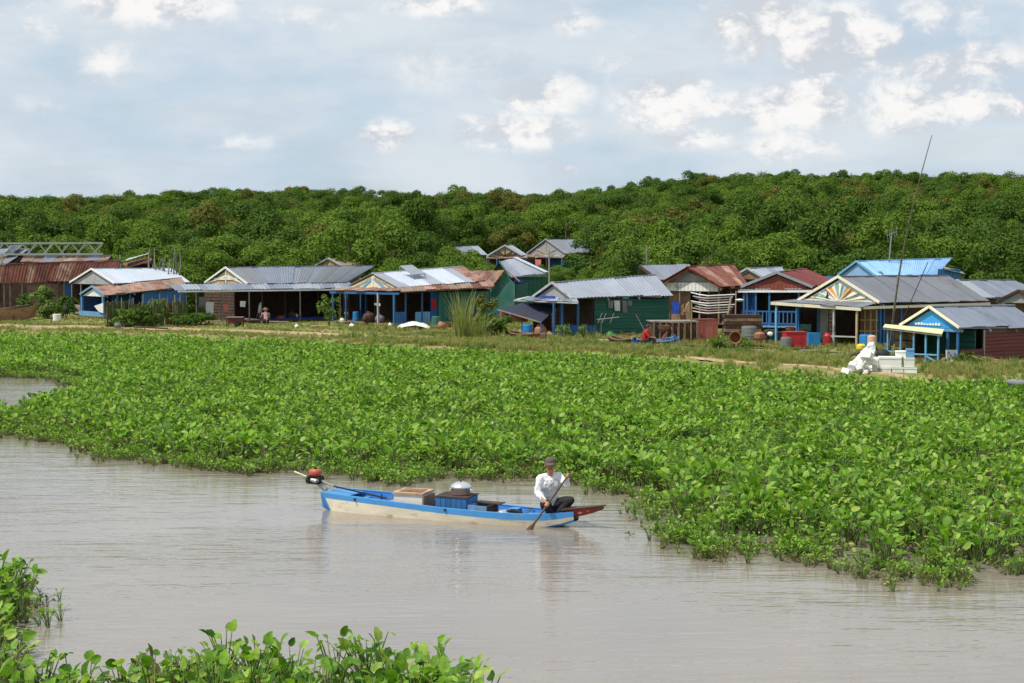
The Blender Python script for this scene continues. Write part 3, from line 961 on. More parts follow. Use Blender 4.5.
class Frame:
    """a house's own axes: x along its long front, y back into it, z up, origin at the near corner"""
    def __init__(s, name, label, cat, px, py, z0, deg, D=None, group='floating village houses'):
        w = P(px, py, z0) if D is None else PD(px, py, D)
        s.a = R(deg); s.o = w
        s.root = thing(name, label, cat, w, s.a, group)
        s.ca, s.sa = math.cos(s.a), math.sin(s.a)
        o = Vector((0, 0, CAMZ)) - w
        s.O = Vector((o.x * s.ca + o.y * s.sa, -o.x * s.sa + o.y * s.ca, o.z))

    def d(s, px, py):
        d = ray(px, py)
        return Vector((d.x * s.ca + d.y * s.sa, -d.x * s.sa + d.y * s.ca, d.z))

    def F(s, px, py, y=0.0):
        d = s.d(px, py); return s.O + d * ((y - s.O.y) / d.y)

    def G(s, px, py, x=0.0):
        d = s.d(px, py); return s.O + d * ((x - s.O.x) / d.x)

    def GG(s, px, py, off=0.0):
        return s.G(px, py, getattr(s, 'gx', 0.0) + off)

    def Z(s, px, py, z=0.0):
        d = s.d(px, py); return s.O + d * ((z - s.O.z) / d.z)


def sheet(A, B, Ct, D, amp=.015, waves=5, lift=0.0, thick=.012):
    """one corrugated sheet on the quad A-B (eave) C-D (ridge); ribs run from ridge to eave"""
    A, B, Ct, D = map(Vector, (A, B, Ct, D))
    n = (B - A).cross(D - A).normalized()
    if n.z < 0: n = -n
    A, B, Ct, D = [q + n * random.uniform(-.018, .018) for q in (A, B, Ct, D)]
    K = waves * 2; vs = []
    for k in range(K + 1):
        u = k / K; h = n * (amp * (1 if k % 2 else -1) + lift)
        vs += [A.lerp(B, u) + h, D.lerp(Ct, u) + h]
    m = len(vs)
    vs += [v - n * thick for v in vs]
    fs = []
    for k in range(K):
        a = 2 * k
        fs += [(a, a + 2, a + 3, a + 1), (m + a + 1, m + a + 3, m + a + 2, m + a), (a + 2, a, m + a, m + a + 2), (a + 1, a + 3, m + a + 3, m + a + 1)]
    fs += [(0, 1, m + 1, m), (2 * K + 1, 2 * K, m + 2 * K, m + 2 * K + 1)]
    return MB().add(vs, fs)


def slope(parent, A, B, Ct, D, mats, rnd, wsheet=0.85, jag=.10, name='roof_sheet', pick=None, waves=5):
    A, B, Ct, D = map(Vector, (A, B, Ct, D))
    n = max(1, round(max((B - A).length, (Ct - D).length) / wsheet))
    for i in range(n):
        u0, u1 = max(0, i / n - .012), min(1, (i + 1) / n + .012)
        j = rnd.uniform(-jag, jag * .6)
        L_ = (D - A).length
        a, b = A.lerp(B, u0), A.lerp(B, u1); c, d = D.lerp(Ct, u1), D.lerp(Ct, u0)
        a = a + (a - d).normalized() * j; b = b + (b - c).normalized() * (j + rnd.uniform(-.03, .03))
        m_ = pick(i, n) if pick else rnd.choice(mats)
        sheet(a, b, c, d, waves=waves, lift=.05 + .02 * (i % 2) + rnd.uniform(0, .008)).build(name, m_, parent)


def roof(fr, E0, E1, R0, R1, mats, seed, o=.35, W=4.0, ridge_mat=None, trim=None, back=True, pick=None, trim_w=.12, jag=.08):
    """pitched roof: eave ends and ridge ends given as picture points; eave o in front of the wall, ridge over the middle"""
    rnd = random.Random(seed)
    A, B = fr.F(*E0, -o), fr.F(*E1, -o)
    D = fr.G(*R0, A.x); yr = D.y; Ct = fr.F(*R1, yr); fr.gx = A.x + .07; fr.rp = (A, D); W = 2 * yr
    mb = MB()
    # ridge cap and a rafter at each end, purlins beneath
    mb.bar(D + Vector((0, 0, .06)), Ct + Vector((0, 0, .06)), .22, .05)
    mir = lambda p: Vector((p.x, W - p.y, p.z))
    dn = Vector((0, 0, -.10))
    for u in (0.03, .35, .66, .97):
        mb.bar(A.lerp(B, u) + dn, D.lerp(Ct, u) + dn, .07, .09)
        if back: mb.bar(mir(A.lerp(B, u)) + dn, mir(D.lerp(Ct, u)) + dn, .07, .09)
    for v in (.08, .5, .92):
        mb.bar(A.lerp(D, v) + dn * .35, B.lerp(Ct, v) + dn * .35, .05, .05)
    rf = mb.build('roof', ridge_mat or mats[0], fr.root, stuff=True)
    slope(rf, A, B, Ct, D, mats, rnd, pick=pick, jag=jag)
    if back: slope(rf, mir(B), mir(A), mir(D), mir(Ct), mats, rnd, pick=None, jag=jag)
    if trim:
        t = MB()
        f = Vector((-.06, 0, .05))
        for q in ((A, D), (mir(A), D)):
            t.bar(q[0] + f, q[1] + f, .05, trim_w)
        t.build('verge_board', trim, fr.root)
    return A, B, Ct, D


def clap(fr, p, q, z0, z1, m, name='wall', board=.2, t=.05, vertical=False, slant=0.0, parent=None):
    """board wall from p to q (x, y), lapped boards as one stepped sheet; outward is to the right of p->q"""
    p, q = Vector((p[0], p[1], 0)), Vector((q[0], q[1], 0))
    d = (q - p); L_ = d.length; d.normalize(); n = Vector((d.y, -d.x, 0))
    prof = []
    if not vertical:
        k = max(2, round((z1 - z0) / board))
        for i in range(k):
            a, b = z0 + (z1 - z0) * i / k, z0 + (z1 - z0) * (i + 1) / k
            prof += [(t + .035, a), (t, b)]
        vs, fs = [], []
        for (o, z) in prof:
            vs += [p + n * o + Vector((0, 0, z)), q + n * o + Vector((0, 0, z))]
        m0 = len(prof)
        fs = [(2 * i, 2 * i + 1, 2 * i + 3, 2 * i + 2) for i in range(m0 - 1)]
        b = len(vs)
        vs += [p + Vector((0, 0, z0)), q + Vector((0, 0, z0)), q + Vector((0, 0, z1)), p + Vector((0, 0, z1))]
        fs += [(b + 1, b, b + 3, b + 2), (b, b + 1, 1, 0), (b + 3, 2 * m0 - 2, 2 * m0 - 1, b + 2)]
        fs += [tuple([b, ] + [2 * i for i in range(m0)] + [b + 3]), tuple([b + 1, b + 2] + [2 * i + 1 for i in reversed(range(m0))])]
    else:
        k = max(2, round(L_ / board)); vs, fs = [], []; top = []
        for i in range(k):
            for u, o in ((i / k, t), ((i + .88) / k, t), ((i + .90) / k, t - .03), ((i + .98) / k, t - .03)):
                top.append((u, o))
        for (u, o) in top:
            w = p.lerp(q, min(u, 1)) + n * o
            vs += [w + Vector((0, 0, z0)), w + Vector((0, 0, z1 + slant * u))]
        m0 = len(top)
        fs = [(2 * i, 2 * i + 2, 2 * i + 3, 2 * i + 1) for i in range(m0 - 1)]
        b = len(vs)
        vs += [p + Vector((0, 0, z0)), q + Vector((0, 0, z0)), q + Vector((0, 0, z1 + slant)), p + Vector((0, 0, z1))]
        fs += [(b + 1, b, b + 3, b + 2)]
        fs += [tuple([b] + [b + 1] + [2 * i for i in reversed(range(m0))]), tuple([b + 2, b + 3] + [2 * i + 1 for i in range(m0)])]
    return MB().add(vs, fs).build(name, m, parent or fr.root)


def deck(fr, x0, x1, y0, y1, z=.12, m=None, planks=True, h=.07):
    """floor of planks on bearers, with short floats below"""
    m = m or M_wood
    mb = MB()
    for x in np.arange(x0 + .2, x1, 1.4): mb.box(x, x + .1, y0 + .05, y1 - .05, z - h - .12, z - h - .002)
    for y in (y0 + .25, (y0 + y1) / 2, y1 - .25):
        mb.tube([(x0 + .1, y, z - h - .24), (x1 - .1, y, z - h - .24)], .12, 8)
    d = mb.build('floor_bearers', M_wood_dark, fr.root, stuff=True)
    mb = MB(); n = max(2, int((y1 - y0) / .24)); r = random.Random(int(x1 * 100))
    for i in range(n):
        a, b = y0 + (y1 - y0) * i / n, y0 + (y1 - y0) * (i + .93) / n
        mb.box(x0 + r.uniform(-.05, .05), x1 + r.uniform(-.05, .05), a, b, z - h, z + r.uniform(-.008, .008))
    return mb.build('floor', m, fr.root, stuff=True)


def post(fr, a, b, w, m, name='post'):
    return MB().bar(a, b, w * .8, w * .8).build(name, m, fr.root)


def gable(fr, pts, m, t=.05, n=None, name='gable'):
    if len(pts) == 3 and hasattr(fr, 'gx'):
        A, D = fr.rp; k = .16; e = (D.z - A.z) / (D.y - A.y)
        pts = [(fr.gx, A.y + k, A.z + k * e - .10), (fr.gx, 2 * D.y - A.y - k, A.z + k * e - .10), (fr.gx, D.y, D.z - .10)]
    return MB().prism(pts, n if n else (t, 0, 0)).build(name, m, fr.root)


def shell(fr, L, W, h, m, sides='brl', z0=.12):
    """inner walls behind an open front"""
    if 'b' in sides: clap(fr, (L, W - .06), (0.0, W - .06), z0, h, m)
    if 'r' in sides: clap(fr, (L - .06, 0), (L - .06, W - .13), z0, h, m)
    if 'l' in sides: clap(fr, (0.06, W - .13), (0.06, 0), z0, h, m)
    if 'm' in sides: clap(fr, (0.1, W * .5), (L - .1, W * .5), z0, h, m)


def railing(fr, a, b, ztop, zbot, m, step=.17, w=.045):
    """rail with balusters along a-b (local points at floor level)"""
    a, b = Vector(a), Vector(b)
    mb = MB()
    for z in (ztop, zbot): mb.bar((a.x, a.y, z), (b.x, b.y, z), w * 1.3, w * 1.3)
    r = mb.build('railing', m, fr.root)
    n = max(3, int((b - a).length / step))
    for i in range(n + 1):
        p = a.lerp(b, i / n)
        MB().bar((p.x, p.y, zbot + .03), (p.x, p.y, ztop - .03), w, w).build('baluster', m, r)


# ---- H1: long shack with the rusted roof, far left
f = Frame('long_shack', 'long weathered shack with rusted striped tin roof at the far left', 'house', -45, 316, .40, 5, D=107)
pk = lambda i, n: [M_roof_rust, M_roof_rust, M_roof_rustpale][(i * 7 + 3) % 3] if i % 4 else M_roof_rustpale
roof(f, (-45, 284), (112, 281), (-45, 266.5), (122, 260.5), [M_roof_rust, M_roof_rustpale], 1, W=5, pick=lambda i, n: M_roof_rustpale if i in (3, 6, 9) else M_roof_rust)
L = f.F(114, 300).x; he = f.F(0, 284).z
deck(f, 0, L, -.2, 5)
shell(f, L, 5, he, M_wood_dark)
X = lambda px, y=0: f.F(px, 300, y).x
clap(f, (X(29), 0), (X(56), 0), .12, he, M_wood, board=.18)
clap(f, (X(-45), 0), (X(2), 0), .12, he, M_wood_dark, board=.18)
clap(f, (X(73), 0), (X(113), 0), .12, he, M_wood_grey, board=.18)
clap(f, (X(65), .02), (X(72), .02), .12, he, M_blue_deep, name='door', vertical=True, board=.16)
for px in (4, 10, 22, 28, 57, 64): post(f, f.F(px, 284) * 1, Vector((X(px), 0, .12)), .10, M_wood_grey)
clap(f, (X(10), .02), (X(22), .02), .12, .62, M_blue_pale, name='half_wall', vertical=True, board=.2)

# ---- H0: small roof with a solar panel, behind H1
f = Frame('shed', 'small shed with patchy brown roof behind the long rusted shack', 'house', 10, 300, .4, -14, D=113)
rf = MB().bar(f.F(-50, 270, 0), f.F(4, 266.5, 0), .08).build('roof', M_roof_brown, f.root)
slope(rf, f.F(-50, 272, 0), f.F(3, 266.5, 0), f.F(30, 249, 2.2), f.F(-40, 249.5, 2.2), [M_roof_brown, M_roof_rustpale, M_roof_grey], random.Random(3))
slope(rf, f.F(26, 262, 4.4), f.F(-30, 266, 4.4), f.F(-40, 249.5, 2.25), f.F(30, 249, 2.25), [M_roof_brown], random.Random(4))
p = [f.F(4, 268, .1), f.F(29, 250.5, 2.2), f.F(58, 262, 4.2), Vector((f.F(58, 262, 4.2).x, 4.2, 0)), Vector((f.F(4, 268, .1).x, .1, 0))]
MB().prism(p, (-.06, 0.02, 0)).build('wall', M_wood_dark, f.root)
clap(f, (f.F(-50, 300).x, .1), (f.F(3, 300).x, .1), 0, f.F(3, 268).z, M_wood_dark)
t = thing('solar_panel', 'blue-grey solar panel lying on the patchy roof at the left edge', 'solar panel', f.o, f.a)
A, B, Ct, D = f.F(4, 256, .9), f.F(14, 253.5, 1.2), f.F(22, 247, 2.0), f.F(11, 247.5, 2.0)
up = Vector((0, 0, .10))
MB().prism([A + up, B + up, Ct + up, D + up], (0, 0, .04)).build('panel', M_solar, t)
m_ = MB()
for a, b in ((A, B), (B, Ct), (Ct, D), (D, A)): m_.bar(a + up * 1.2, b + up * 1.2, .07, .09)
m_.build('frame', M_steel, t)

# ---- bare steel roof frame
f = Frame('bare_truss', 'bare pale steel roof truss standing without sheets at far left', 'steel frame', -12, 300, .4, 3, D=112.5, group=None)
for nm, py in (('top_chord', 243), ('bottom_chord', 254)):
    MB().bar(f.F(-12, py + .4), f.F(103, py), .14, .14).build(nm, M_steel, f.root)
    MB().bar(f.F(-12, py + .4, 1.6), f.F(103, py, 1.6), .12, .12).build(nm, M_steel, f.root)
for i in range(7):
    bx = -6 + i * 16.5
    MB().bar(f.F(bx, 254.3), f.F(bx + 10, 243), .12, .12).build('brace', M_steel, f.root)
    if i < 6: MB().bar(f.F(bx + 12, 244, 1.6), f.F(bx + 20, 253.5, 1.6), .07, .07).build('brace', M_steel, f.root)
for px in (2, 46, 64, 77, 103):
    p = f.F(px, 254); post(f, p, Vector((p.x, p.y, -.2)), .12, M_steel)
    q = f.F(px, 254, 1.6); post(f, q, Vector((q.x, q.y, -.2)), .12, M_steel)
f = Frame('low_shed', 'low grey-brown shed roof under the bare steel truss', 'house', 28, 300, .4, 3, D=114.5)
roof(f, (28, 263), (112, 262), (24, 256.5), (112, 256), [M_roof_brown, M_roof_grey], 9, W=3)
shell(f, f.F(110, 300).x, 3, f.F(60, 263).z, M_wood_dark, 'brl')
clap(f, (0, 0), (f.F(110, 300).x, 0), .1, f.F(60, 263.5).z, M_wood_dark)

# ---- small shed with white edge sheet
f = Frame('lean_to', 'small lean-to with one white sheet above a rusty one', 'house', 128, 300, .4, 12, D=111)
rf = MB().bar(f.F(126, 268, 0), f.F(152, 260, 0), .1).build('roof', M_wood, f.root)
slope(rf, f.F(127, 269, 0), f.F(153, 260, 0), f.F(150, 258, 1.5), f.F(123, 264, 1.5), [M_roof_rust, M_roof_brown], random.Random(5))
slope(rf, f.F(123, 262, .2), f.F(146, 255, .2), f.F(150, 253.5, 1.2), f.F(128, 259.5, 1.2), [M_roof_white], random.Random(6), wsheet=3)
shell(f, 1.9, 1.5, 2.7, M_wood_dark)

# ---- stakes standing in the brush
t = thing('stake_row', 'row of thin bare stakes standing in the brush beyond the white roof', 'stakes', PD(150, 280, 107), 0)
r_ = random.Random(4); o0 = PD(150, 280, 107)
for i in range(11):
    a = PD(150 + i * 3 + r_.uniform(-1, 1), 276, 107 + r_.uniform(-.4, .4)) - o0; b = PD(150 + i * 3 + r_.uniform(-2.5, 2.5), r_.uniform(246, 262), 107) - o0
    MB().tube([a, a.lerp(b, .5) + Vector((r_.uniform(-.08, .08), 0, 0)), b], [.06, .05, .03], 5).build('stake', M_wood_grey, t)

# ---- H2: white roofed house and the small blue shack before it
f = Frame('white_roofed_house', 'house with bright white tin roof and pale grey gable at left', 'house', 112, 317, .40, 47)
W = f.G(72, 284).y
roof(f, (115, 284), (191, 283.5), (92, 269.5), (171, 268.8), [M_roof_white, M_roof_pale], 11, W=W, trim=M_white, pick=lambda i, n: M_roof_white)
L = f.F(186, 300).x
gable(f, [f.G(72, 284.5), f.G(112, 284.5), f.G(92, 271)], M_grey_board)
he = f.G(112, 284.5).z
deck(f, 0, L, 0, W); shell(f, L, W, he, M_wood_dark, 'br')
clap(f, (0, 0), (L, 0), .12, he, M_blue_deep, board=.2)
for px in (72, 81, 93): post(f, f.G(px, 284.5), Vector((0, f.G(px, 284.5).y, .1)), .09, M_wood_grey)
clap(f, (0, W), (0, W * .55), .12, .75, M_wood_grey, name='half_wall')

f = Frame('blue_shack', 'small light blue shack with mossy brown roof behind the stake fence', 'house', 104, 318.5, .38, 39)
W = f.G(80, 296).y
roof(f, (105, 296), (188, 287.5), (92.5, 287), (181, 278.5), [M_roof_brown, M_roof_rustpale], 12, W=W, trim=M_blue_pale, jag=.14)
L = f.F(183, 300).x; he = f.G(104, 297).z
gable(f, [f.G(80, 297), f.G(104, 297), f.G(92.5, 288.5)], M_white)
deck(f, -.3, L, -.2, W); shell(f, L, W, he, M_blue_deep, 'br')
clap(f, (f.F(142, 300).x, 0), (L, 0), .12, he + .35, M_blue, board=.2)
for px in (82, 103): post(f, f.G(px, 296.5), Vector((0, f.G(px, 296.5).y, .1)), .16, M_blue_pale)
for px in (117, 130, 142): post(f, f.F(px, 294.5), Vector((f.F(px, 294).x, 0, .1)), .13, M_blue)
clap(f, (0, W), (0, .1), .12, .42, M_blue_pale, name='half_wall', vertical=True, board=.2)
MB().prism([f.G(94, 306, -.15), f.G(103, 303, -.15), f.G(103, 313, -.15), f.G(99, 312, -.15)], (.03, 0, 0)).build('shutter', M_white, f.root)

# ---- stake fence with netting
a0 = P(106, 327, .38); b0 = P(188, 325.5, .38)
t = thing('stake_fence', 'fence of rough upright stakes with netting before the blue shack', 'fence', a0, 0)
r_ = random.Random(8)
n = 27
for i in range(n):
    p = (b0 - a0) * (i / (n - 1)); h = 1.75 * r_.uniform(.8, 1.12); w = r_.uniform(-.12, .12)
    MB().tube([p + Vector((0, r_.uniform(-.05, .05), -.2)), p + Vector((w * .5, 0, h * .5)), p + Vector((w, 0, h))], [.05, .045, .03], 6).build('stake', r_.choice((M_wood, M_wood_grey, M_bamboo)), t)
for i in range(7):
    p, q = (b0 - a0) * (i / 7), (b0 - a0) * ((i + 1) / 7); dy = Vector((0, -.09 + .2 * (i % 2), 0)); h = 1.45 * r_.uniform(.9, 1.05)
    mb = MB(); vs = []
    for k in range(7):
        for j in range(5): vs.append(p.lerp(q, k / 6) + dy + Vector((0, .05 * math.sin(k * 2 + j + i), h * j / 4)))
    mb.add(vs, [(k * 5 + j, k * 5 + 5 + j, k * 5 + 6 + j, k * 5 + 1 + j) for k in range(6) for j in range(4)])
    mb.build('netting', M_net, t)
MB().bar(Vector((0, .0, .95)), (b0 - a0) + Vector((0, 0, .95)), .04).build('rail', M_wood, t)

# ---- H3: wide grey roofed open house
f = Frame('open_house', 'wide open-fronted house with large blue-grey tin roof and skirt roof', 'house', 248, 322, .40, 41)
W = f.G(204, 283.5).y
roof(f, (248, 284.5), (346, 283.2), (226, 268.2), (375, 266.2), [M_roof_grey, M_roof_grey, M_roof_dark], 13, W=W, trim=M_white)
gable(f, [f.G(203, 284), f.G(249, 285), f.G(226, 269.5)], M_tan)
for p, q in (((207, 283), (226, 276)), ((245, 284), (226, 276)), ((226, 283), (226, 270)), ((214, 279), (238, 279))):
    MB().bar(f.GG(*p, -.03), f.GG(*q, -.03), .05, .10).build('gable_slat', M_white, f.root)
L = f.F(344, 300).x; he = f.F(250, 286).z
deck(f, -.2, L, -1.4, W, m=M_wood_dark); shell(f, L, W, he, M_wood_dark, 'br'); shell(f, L, W, he, M_wood_dark, 'm'); clap(f, (.06, W - .13), (.06, W * .3), .12, he, M_wood_dark)  # last wall: partial left side, added to keep sun out of the open interior
rf = MB().bar(f.F(178, 291.5, -1.4), f.F(352, 289.5, -1.4), .05, .10).build('skirt_roof', M_white, f.root)
slope(rf, f.F(176, 291.3, -1.45), f.F(354, 289, -1.45), f.F(350, 283.2, -.2), f.F(170, 285.5, -.2), [M_roof_grey, M_roof_pale], random.Random(14), wsheet=.8)
for px in (180, 196, 222, 249, 300, 340):
    p = f.F(px, 291, -1.35); post(f, p, Vector((p.x, p.y, .1)), .08, M_wood_grey)
for px in (262, 285, 318):
    p = f.F(px, 288, 0); post(f, p, Vector((p.x, p.y, .1)), .09, M_wood_dark)
q = f.F(283, 318, -.9); q2 = f.F(326, 318, -.9)
o = MB().box(q.x, q2.x, -1.2, .5, .14, .19).build('blue_floor_sheet', M_bluetarp, f.root)
clap(f, (f.F(192, 300, -.3).x, -.3), (f.F(204, 300, -.3).x, -.3), .12, 1.1, M_wood, name='half_wall')
def hang(fr_fn, px0, px1, py0, py1, m, name, label, cat='laundry', y=0, gplane=False, group=None, seed=0):
    """a cloth hanging from a line, folded a little"""
    fn = (lambda a, b: fr_fn.G(a, b, y)) if gplane else (lambda a, b: fr_fn.F(a, b, y))
    r = random.Random(seed); mb = MB(); vs = []; K, J = 7, 4
    A, B, Cb, D = fn(px0, py0), fn(px1, py0 + .2), fn(px1 - .3, py1), fn(px0 + .2, py1 - r.uniform(0, 1))
    nrm = (B - A).cross(D - A).normalized()
    for k in range(K):
        for j in range(J):
            u, v = k / (K - 1), j / (J - 1)
            vs.append(A.lerp(B, u).lerp(D.lerp(Cb, u), v) + nrm * (.05 * math.sin(k * 1.9 + seed) * (.3 + v)))
    mb.add(vs, [(k * J + j, k * J + J + j, k * J + J + 1 + j, k * J + 1 + j) for k in range(K - 1) for j in range(J - 1)])
    o = mb.build(name, m, smooth=True)
    o.location = fr_fn.o; o.rotation_euler = (0, 0, fr_fn.a)
    return tag(o, label, cat, group)
hang(f, 199, 205, 297, 306, M_cloth_g, 'hanging_cloth', 'grey cloth hanging at the left end of the wide open house', y=-1.1, seed=1)
hang(f, 206, 214, 302, 316, M_cloth_w, 'hanging_cloth', 'pale sheet hanging low at the left end of the wide open house', y=-1.0, seed=2)
hang(f, 240, 246, 301, 307, M_cloth_w, 'hanging_cloth', 'small white cloth hanging behind the red table', y=-1.0, seed=3)
hang(f, 223, 228, 304, 311, M_cloth_p, 'hanging_cloth', 'dull pink cloth hanging beside a thin post of the wide open house', y=-.8, seed=4)
# white cloth on a stick
t = thing('cloth_on_pole', 'white cloth tied round a leaning pole beside the squatting person', 'pole', P(259, 321, .4), 0)
MB().tube([(0, 0, 0), (.1, .1, 1.15)], .03, 6).build('pole', M_wood_grey, t)
MB().tube([(-.25, .2, 0), (.1, .1, 1.05)], .03, 6).build('brace', M_wood_grey, t)
MB().tube([(.03, .03, .5), (.08, .06, .75), (.1, .09, 1.0), (.12, .1, 1.2)], [.10, .14, .12, .04], 8).build('cloth', M_cloth_w, t, smooth=True)

# small gable behind H3
f = Frame('hidden_house', 'little gabled house just showing over the wide grey roof', 'house', 343, 300, .4, 40, D=108)
W = f.G(316, 266).y
roof(f, (343, 266.5), (362, 266), (329, 258.8), (345, 259), [M_roof_brown, M_roof_grey], 15, W=W, trim=M_grey_board)
gable(f, [f.G(316, 267), f.G(343, 267), f.G(329, 260)], M_tan)
shell(f, f.F(360, 300).x, W, f.G(343, 267).z, M_wood_dark, 'br'); clap(f, (0, 0), (f.F(360, 300).x, 0), .1, f.G(343, 267).z, M_wood)
clap(f, (0, W), (0, 0), .1, f.G(343, 267).z, M_wood)

# ---- H4: white sheets, painted gable, blue porch
f = Frame('blue_porch_house', 'house with gleaming white roof sheets, painted gable and blue porch posts', 'house', 399, 325.5, .40, 37)
W = f.G(348, 288.5).y
roof(f, (399, 288.5), (486, 281.5), (372, 274.2), (463, 267.2), [M_roof_white, M_roof_pale], 16, W=W, pick=lambda i, n: M_roof_white if (i % 3 and i < n - 1) else (M_roof_pale if i < n - 1 else M_roof_rustpale))
gable(f, [f.G(347, 289), f.G(400, 289.3), f.G(372, 275.5)], M_cream)
for p, q, m_ in (((353, 288), (371, 278), M_tan), ((375, 278), (394, 288.5), M_tan), ((362, 288), (372, 279), M_blue_pale), ((374, 279), (385, 288), M_blue_pale), ((372, 288), (372.5, 277), M_cream)):
    MB().bar(f.GG(*p, -.02), f.GG(*q, -.02), .03, .13).build('gable_slat', m_, f.root)
L = f.F(490, 300).x; he = f.F(400, 290).z
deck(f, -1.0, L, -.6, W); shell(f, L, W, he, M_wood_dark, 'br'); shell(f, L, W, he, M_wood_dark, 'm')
rf = MB().bar(f.F(400, 292.3, -.8), f.F(494, 287.3, -.8), .05, .07).build('skirt_roof', M_wood, f.root)
slope(rf, f.F(401, 292.5, -.85), f.F(495, 287.5, -.85), f.F(490, 281, -.2), f.F(397, 287.8, -.2), [M_roof_rust, M_roof_brown, M_roof_brown, M_roof_rustpale], random.Random(17))
rf = MB().bar(f.G(330, 292.3, -.9), f.G(399, 293.5, -.9), .07, .14).build('lintel', M_blue, f.root)
slope(f.root, f.G(329, 291, -1.0), f.G(400, 292, -1.0), f.G(400, 288.6, -.05), f.G(345, 287.8, -.05), [M_roof_brown, M_roof_rustpale], random.Random(18), name='porch_sheet')
for px, m_ in ((333, M_blue), (346, M_blue), (378, M_grey_board), (394, M_blue)):
    p = f.G(px, 293, -.9); post(f, p, Vector((p.x, p.y, .1)), .12, m_)
for px in (361, 366):
    p = f.G(px, 293, .8); post(f, p, Vector((p.x, p.y, .1)), .14, M_blue)
p, q = f.F(393, 312, -.2), f.F(406, 312, -.2)
clap(f, (p.x, -.2), (q.x, -.2), .12, p.z, M_blue, name='half_wall', vertical=True, board=.17)
for px in (405.5, 422):
    p = f.F(px, 291, -.2); post(f, p, Vector((p.x, p.y, .1)), .10, M_blue)
p, q = f.F(415, 312, -.15), f.F(430, 312, -.15)
clap(f, (p.x, -.15), (q.x, -.15), .12, p.z, M_blue_pale, name='half_wall', vertical=True, board=.2)
p, q = f.F(438, 292, 0), f.F(489, 292, 0)
clap(f, (p.x, 0), (q.x, 0), .12, p.z, M_teal_pale, vertical=True, board=.35)
clap(f, (f.F(430, 300, .1).x, .1), (f.F(438, 300, .1).x, .1), .12, p.z, M_blue_deep, vertical=True, board=.3)
hang(f, 431, 436, 299, 309, M_cloth_r, 'hanging_cloth', 'red cloth hanging in the doorway by the teal wall', y=-.25, seed=5)
hang(f, 374, 380, 303, 306, M_cloth_w, 'hanging_cloth', 'white cloth over a bar on the blue porch', y=-.5, seed=6)
t = thing('tilted_panel', 'pale panel propped at a tilt on the white roof sheets', 'panel', f.o, f.a)
q4 = [f.F(413, 277.8, .9), f.F(425, 276.5, .9), f.F(412, 267.8, 1.9), f.F(400, 268.8, 1.9)]
MB().prism([v + Vector((0, 0, .14)) for v in q4], (0, 0, .05)).build('panel', M_roof_pale, t)
m_ = MB()
for v in (q4[0], q4[1]): m_.bar(v, v + Vector((0, 0, .16)), .05)
for v in (q4[2], q4[3]): m_.bar(v - Vector((0, 0, .05)), v + Vector((0, 0, .16)), .05)
m_.build('leg', M_steel, t, stuff=True)

# ---- H5: teal shed with brown roof
f = Frame('teal_shed', 'teal green shed with weathered brown tin roof and gable end', 'house', 491, 321, .40, -14, D=95)
rf = MB().bar(f.F(505, 271, -.15), f.F(464, 271.5, 3.5), .2, .05).build('roof', M_roof_brown, f.root)
slope(rf, f.F(446, 286, 3.5), f.F(489.5, 291, -.2), f.F(505, 270.8, -.2), f.F(463, 271.3, 3.5), [M_roof_brown, M_roof_rustpale, M_roof_brown], random.Random(20), wsheet=.7)
slope(rf, f.F(520, 283, -.2), f.F(520, 283, 3.5), f.F(506, 271, 3.5), f.F(505, 270.8, -.2), [M_roof_brown], random.Random(21))
MB().prism([f.F(492, 290.5), f.F(504.8, 273), f.F(515, 283.5), Vector((f.F(515, 283).x, 0, 0)), Vector((f.F(492, 283).x, 0, 0))], (0, .06, 0)).build('wall', M_teal_pale, f.root)
p = f.F(492, 290.5, .1)
clap(f, (p.x - .9, 3.4), (p.x, .07), 0, p.z - .1, M_teal, vertical=True, board=.3)
clap(f, (f.F(515, 283).x, .07), (f.F(515, 283).x, 3.4), 0, f.F(515, 284).z, M_teal, vertical=True, board=.3)

# ---- H6: grey roof, green walls, behind
f = Frame('green_porch_house', 'green-walled house with grey roof and dark porch behind the teal shed', 'house', 524, 318, .4, 18, D=103)
A, B, Ct, D = f.F(511, 277.5, -.3), f.F(547, 274, -.3), f.F(515, 259, 2.4), f.F(500, 262.2, 2.4)
rf = MB().bar(A, B, .08).build('roof', M_roof_grey, f.root)
slope(rf, A, B, Ct, D, [M_roof_grey, M_roof_grey, M_roof_pale], random.Random(22))
mir = lambda p: Vector((p.x, 4.8 - p.y, p.z))
slope(rf, mir(B), mir(A), mir(D) + Vector((0, .02, 0)), mir(Ct) + Vector((0, .02, 0)), [M_roof_grey], random.Random(23))
MB().bar(B + Vector((0, 0, .12)), Ct + Vector((0, 0, .12)), .35, .06).build('verge_board', M_roof_white, f.root)
MB().bar(A + Vector((-.05, 0, .06)), D + Vector((-.05, 0, .06)), .06, .12).build('verge_board', M_teal_pale, f.root)
z = f.F(530, 277).z
clap(f, (f.F(524, 290).x, 0), (f.F(546, 290).x, 0), 0, z, M_teal, vertical=True, board=.3)
clap(f, (f.F(546, 290).x, .05), (f.F(546, 290).x, 4.4), 0, z, M_teal)
clap(f, (f.F(524, 290).x - 2.2, 1.6), (f.F(524, 290).x, 1.6), 0, z, M_wood_dark)
clap(f, (f.F(524, 290).x - 2.2, 4.4), (f.F(524, 290).x - 2.2, .1), 0, z, M_teal)
clap(f, (f.F(546, 290).x, 4.4), (f.F(524, 290).x - 2.2, 4.4), 0, z, M_teal)
railing(f, (f.F(511, 290).x, 0, 0), (f.F(524, 290).x, 0, 0), f.F(515, 285.5).z, f.F(515, 296).z, M_teal_pale)
hang(f, 514, 524, 279.5, 282.5, M_bluetarp, 'hanging_cloth', 'bright blue sheet under the eave of the green porch house', 'sheet', y=-.3, seed=7)

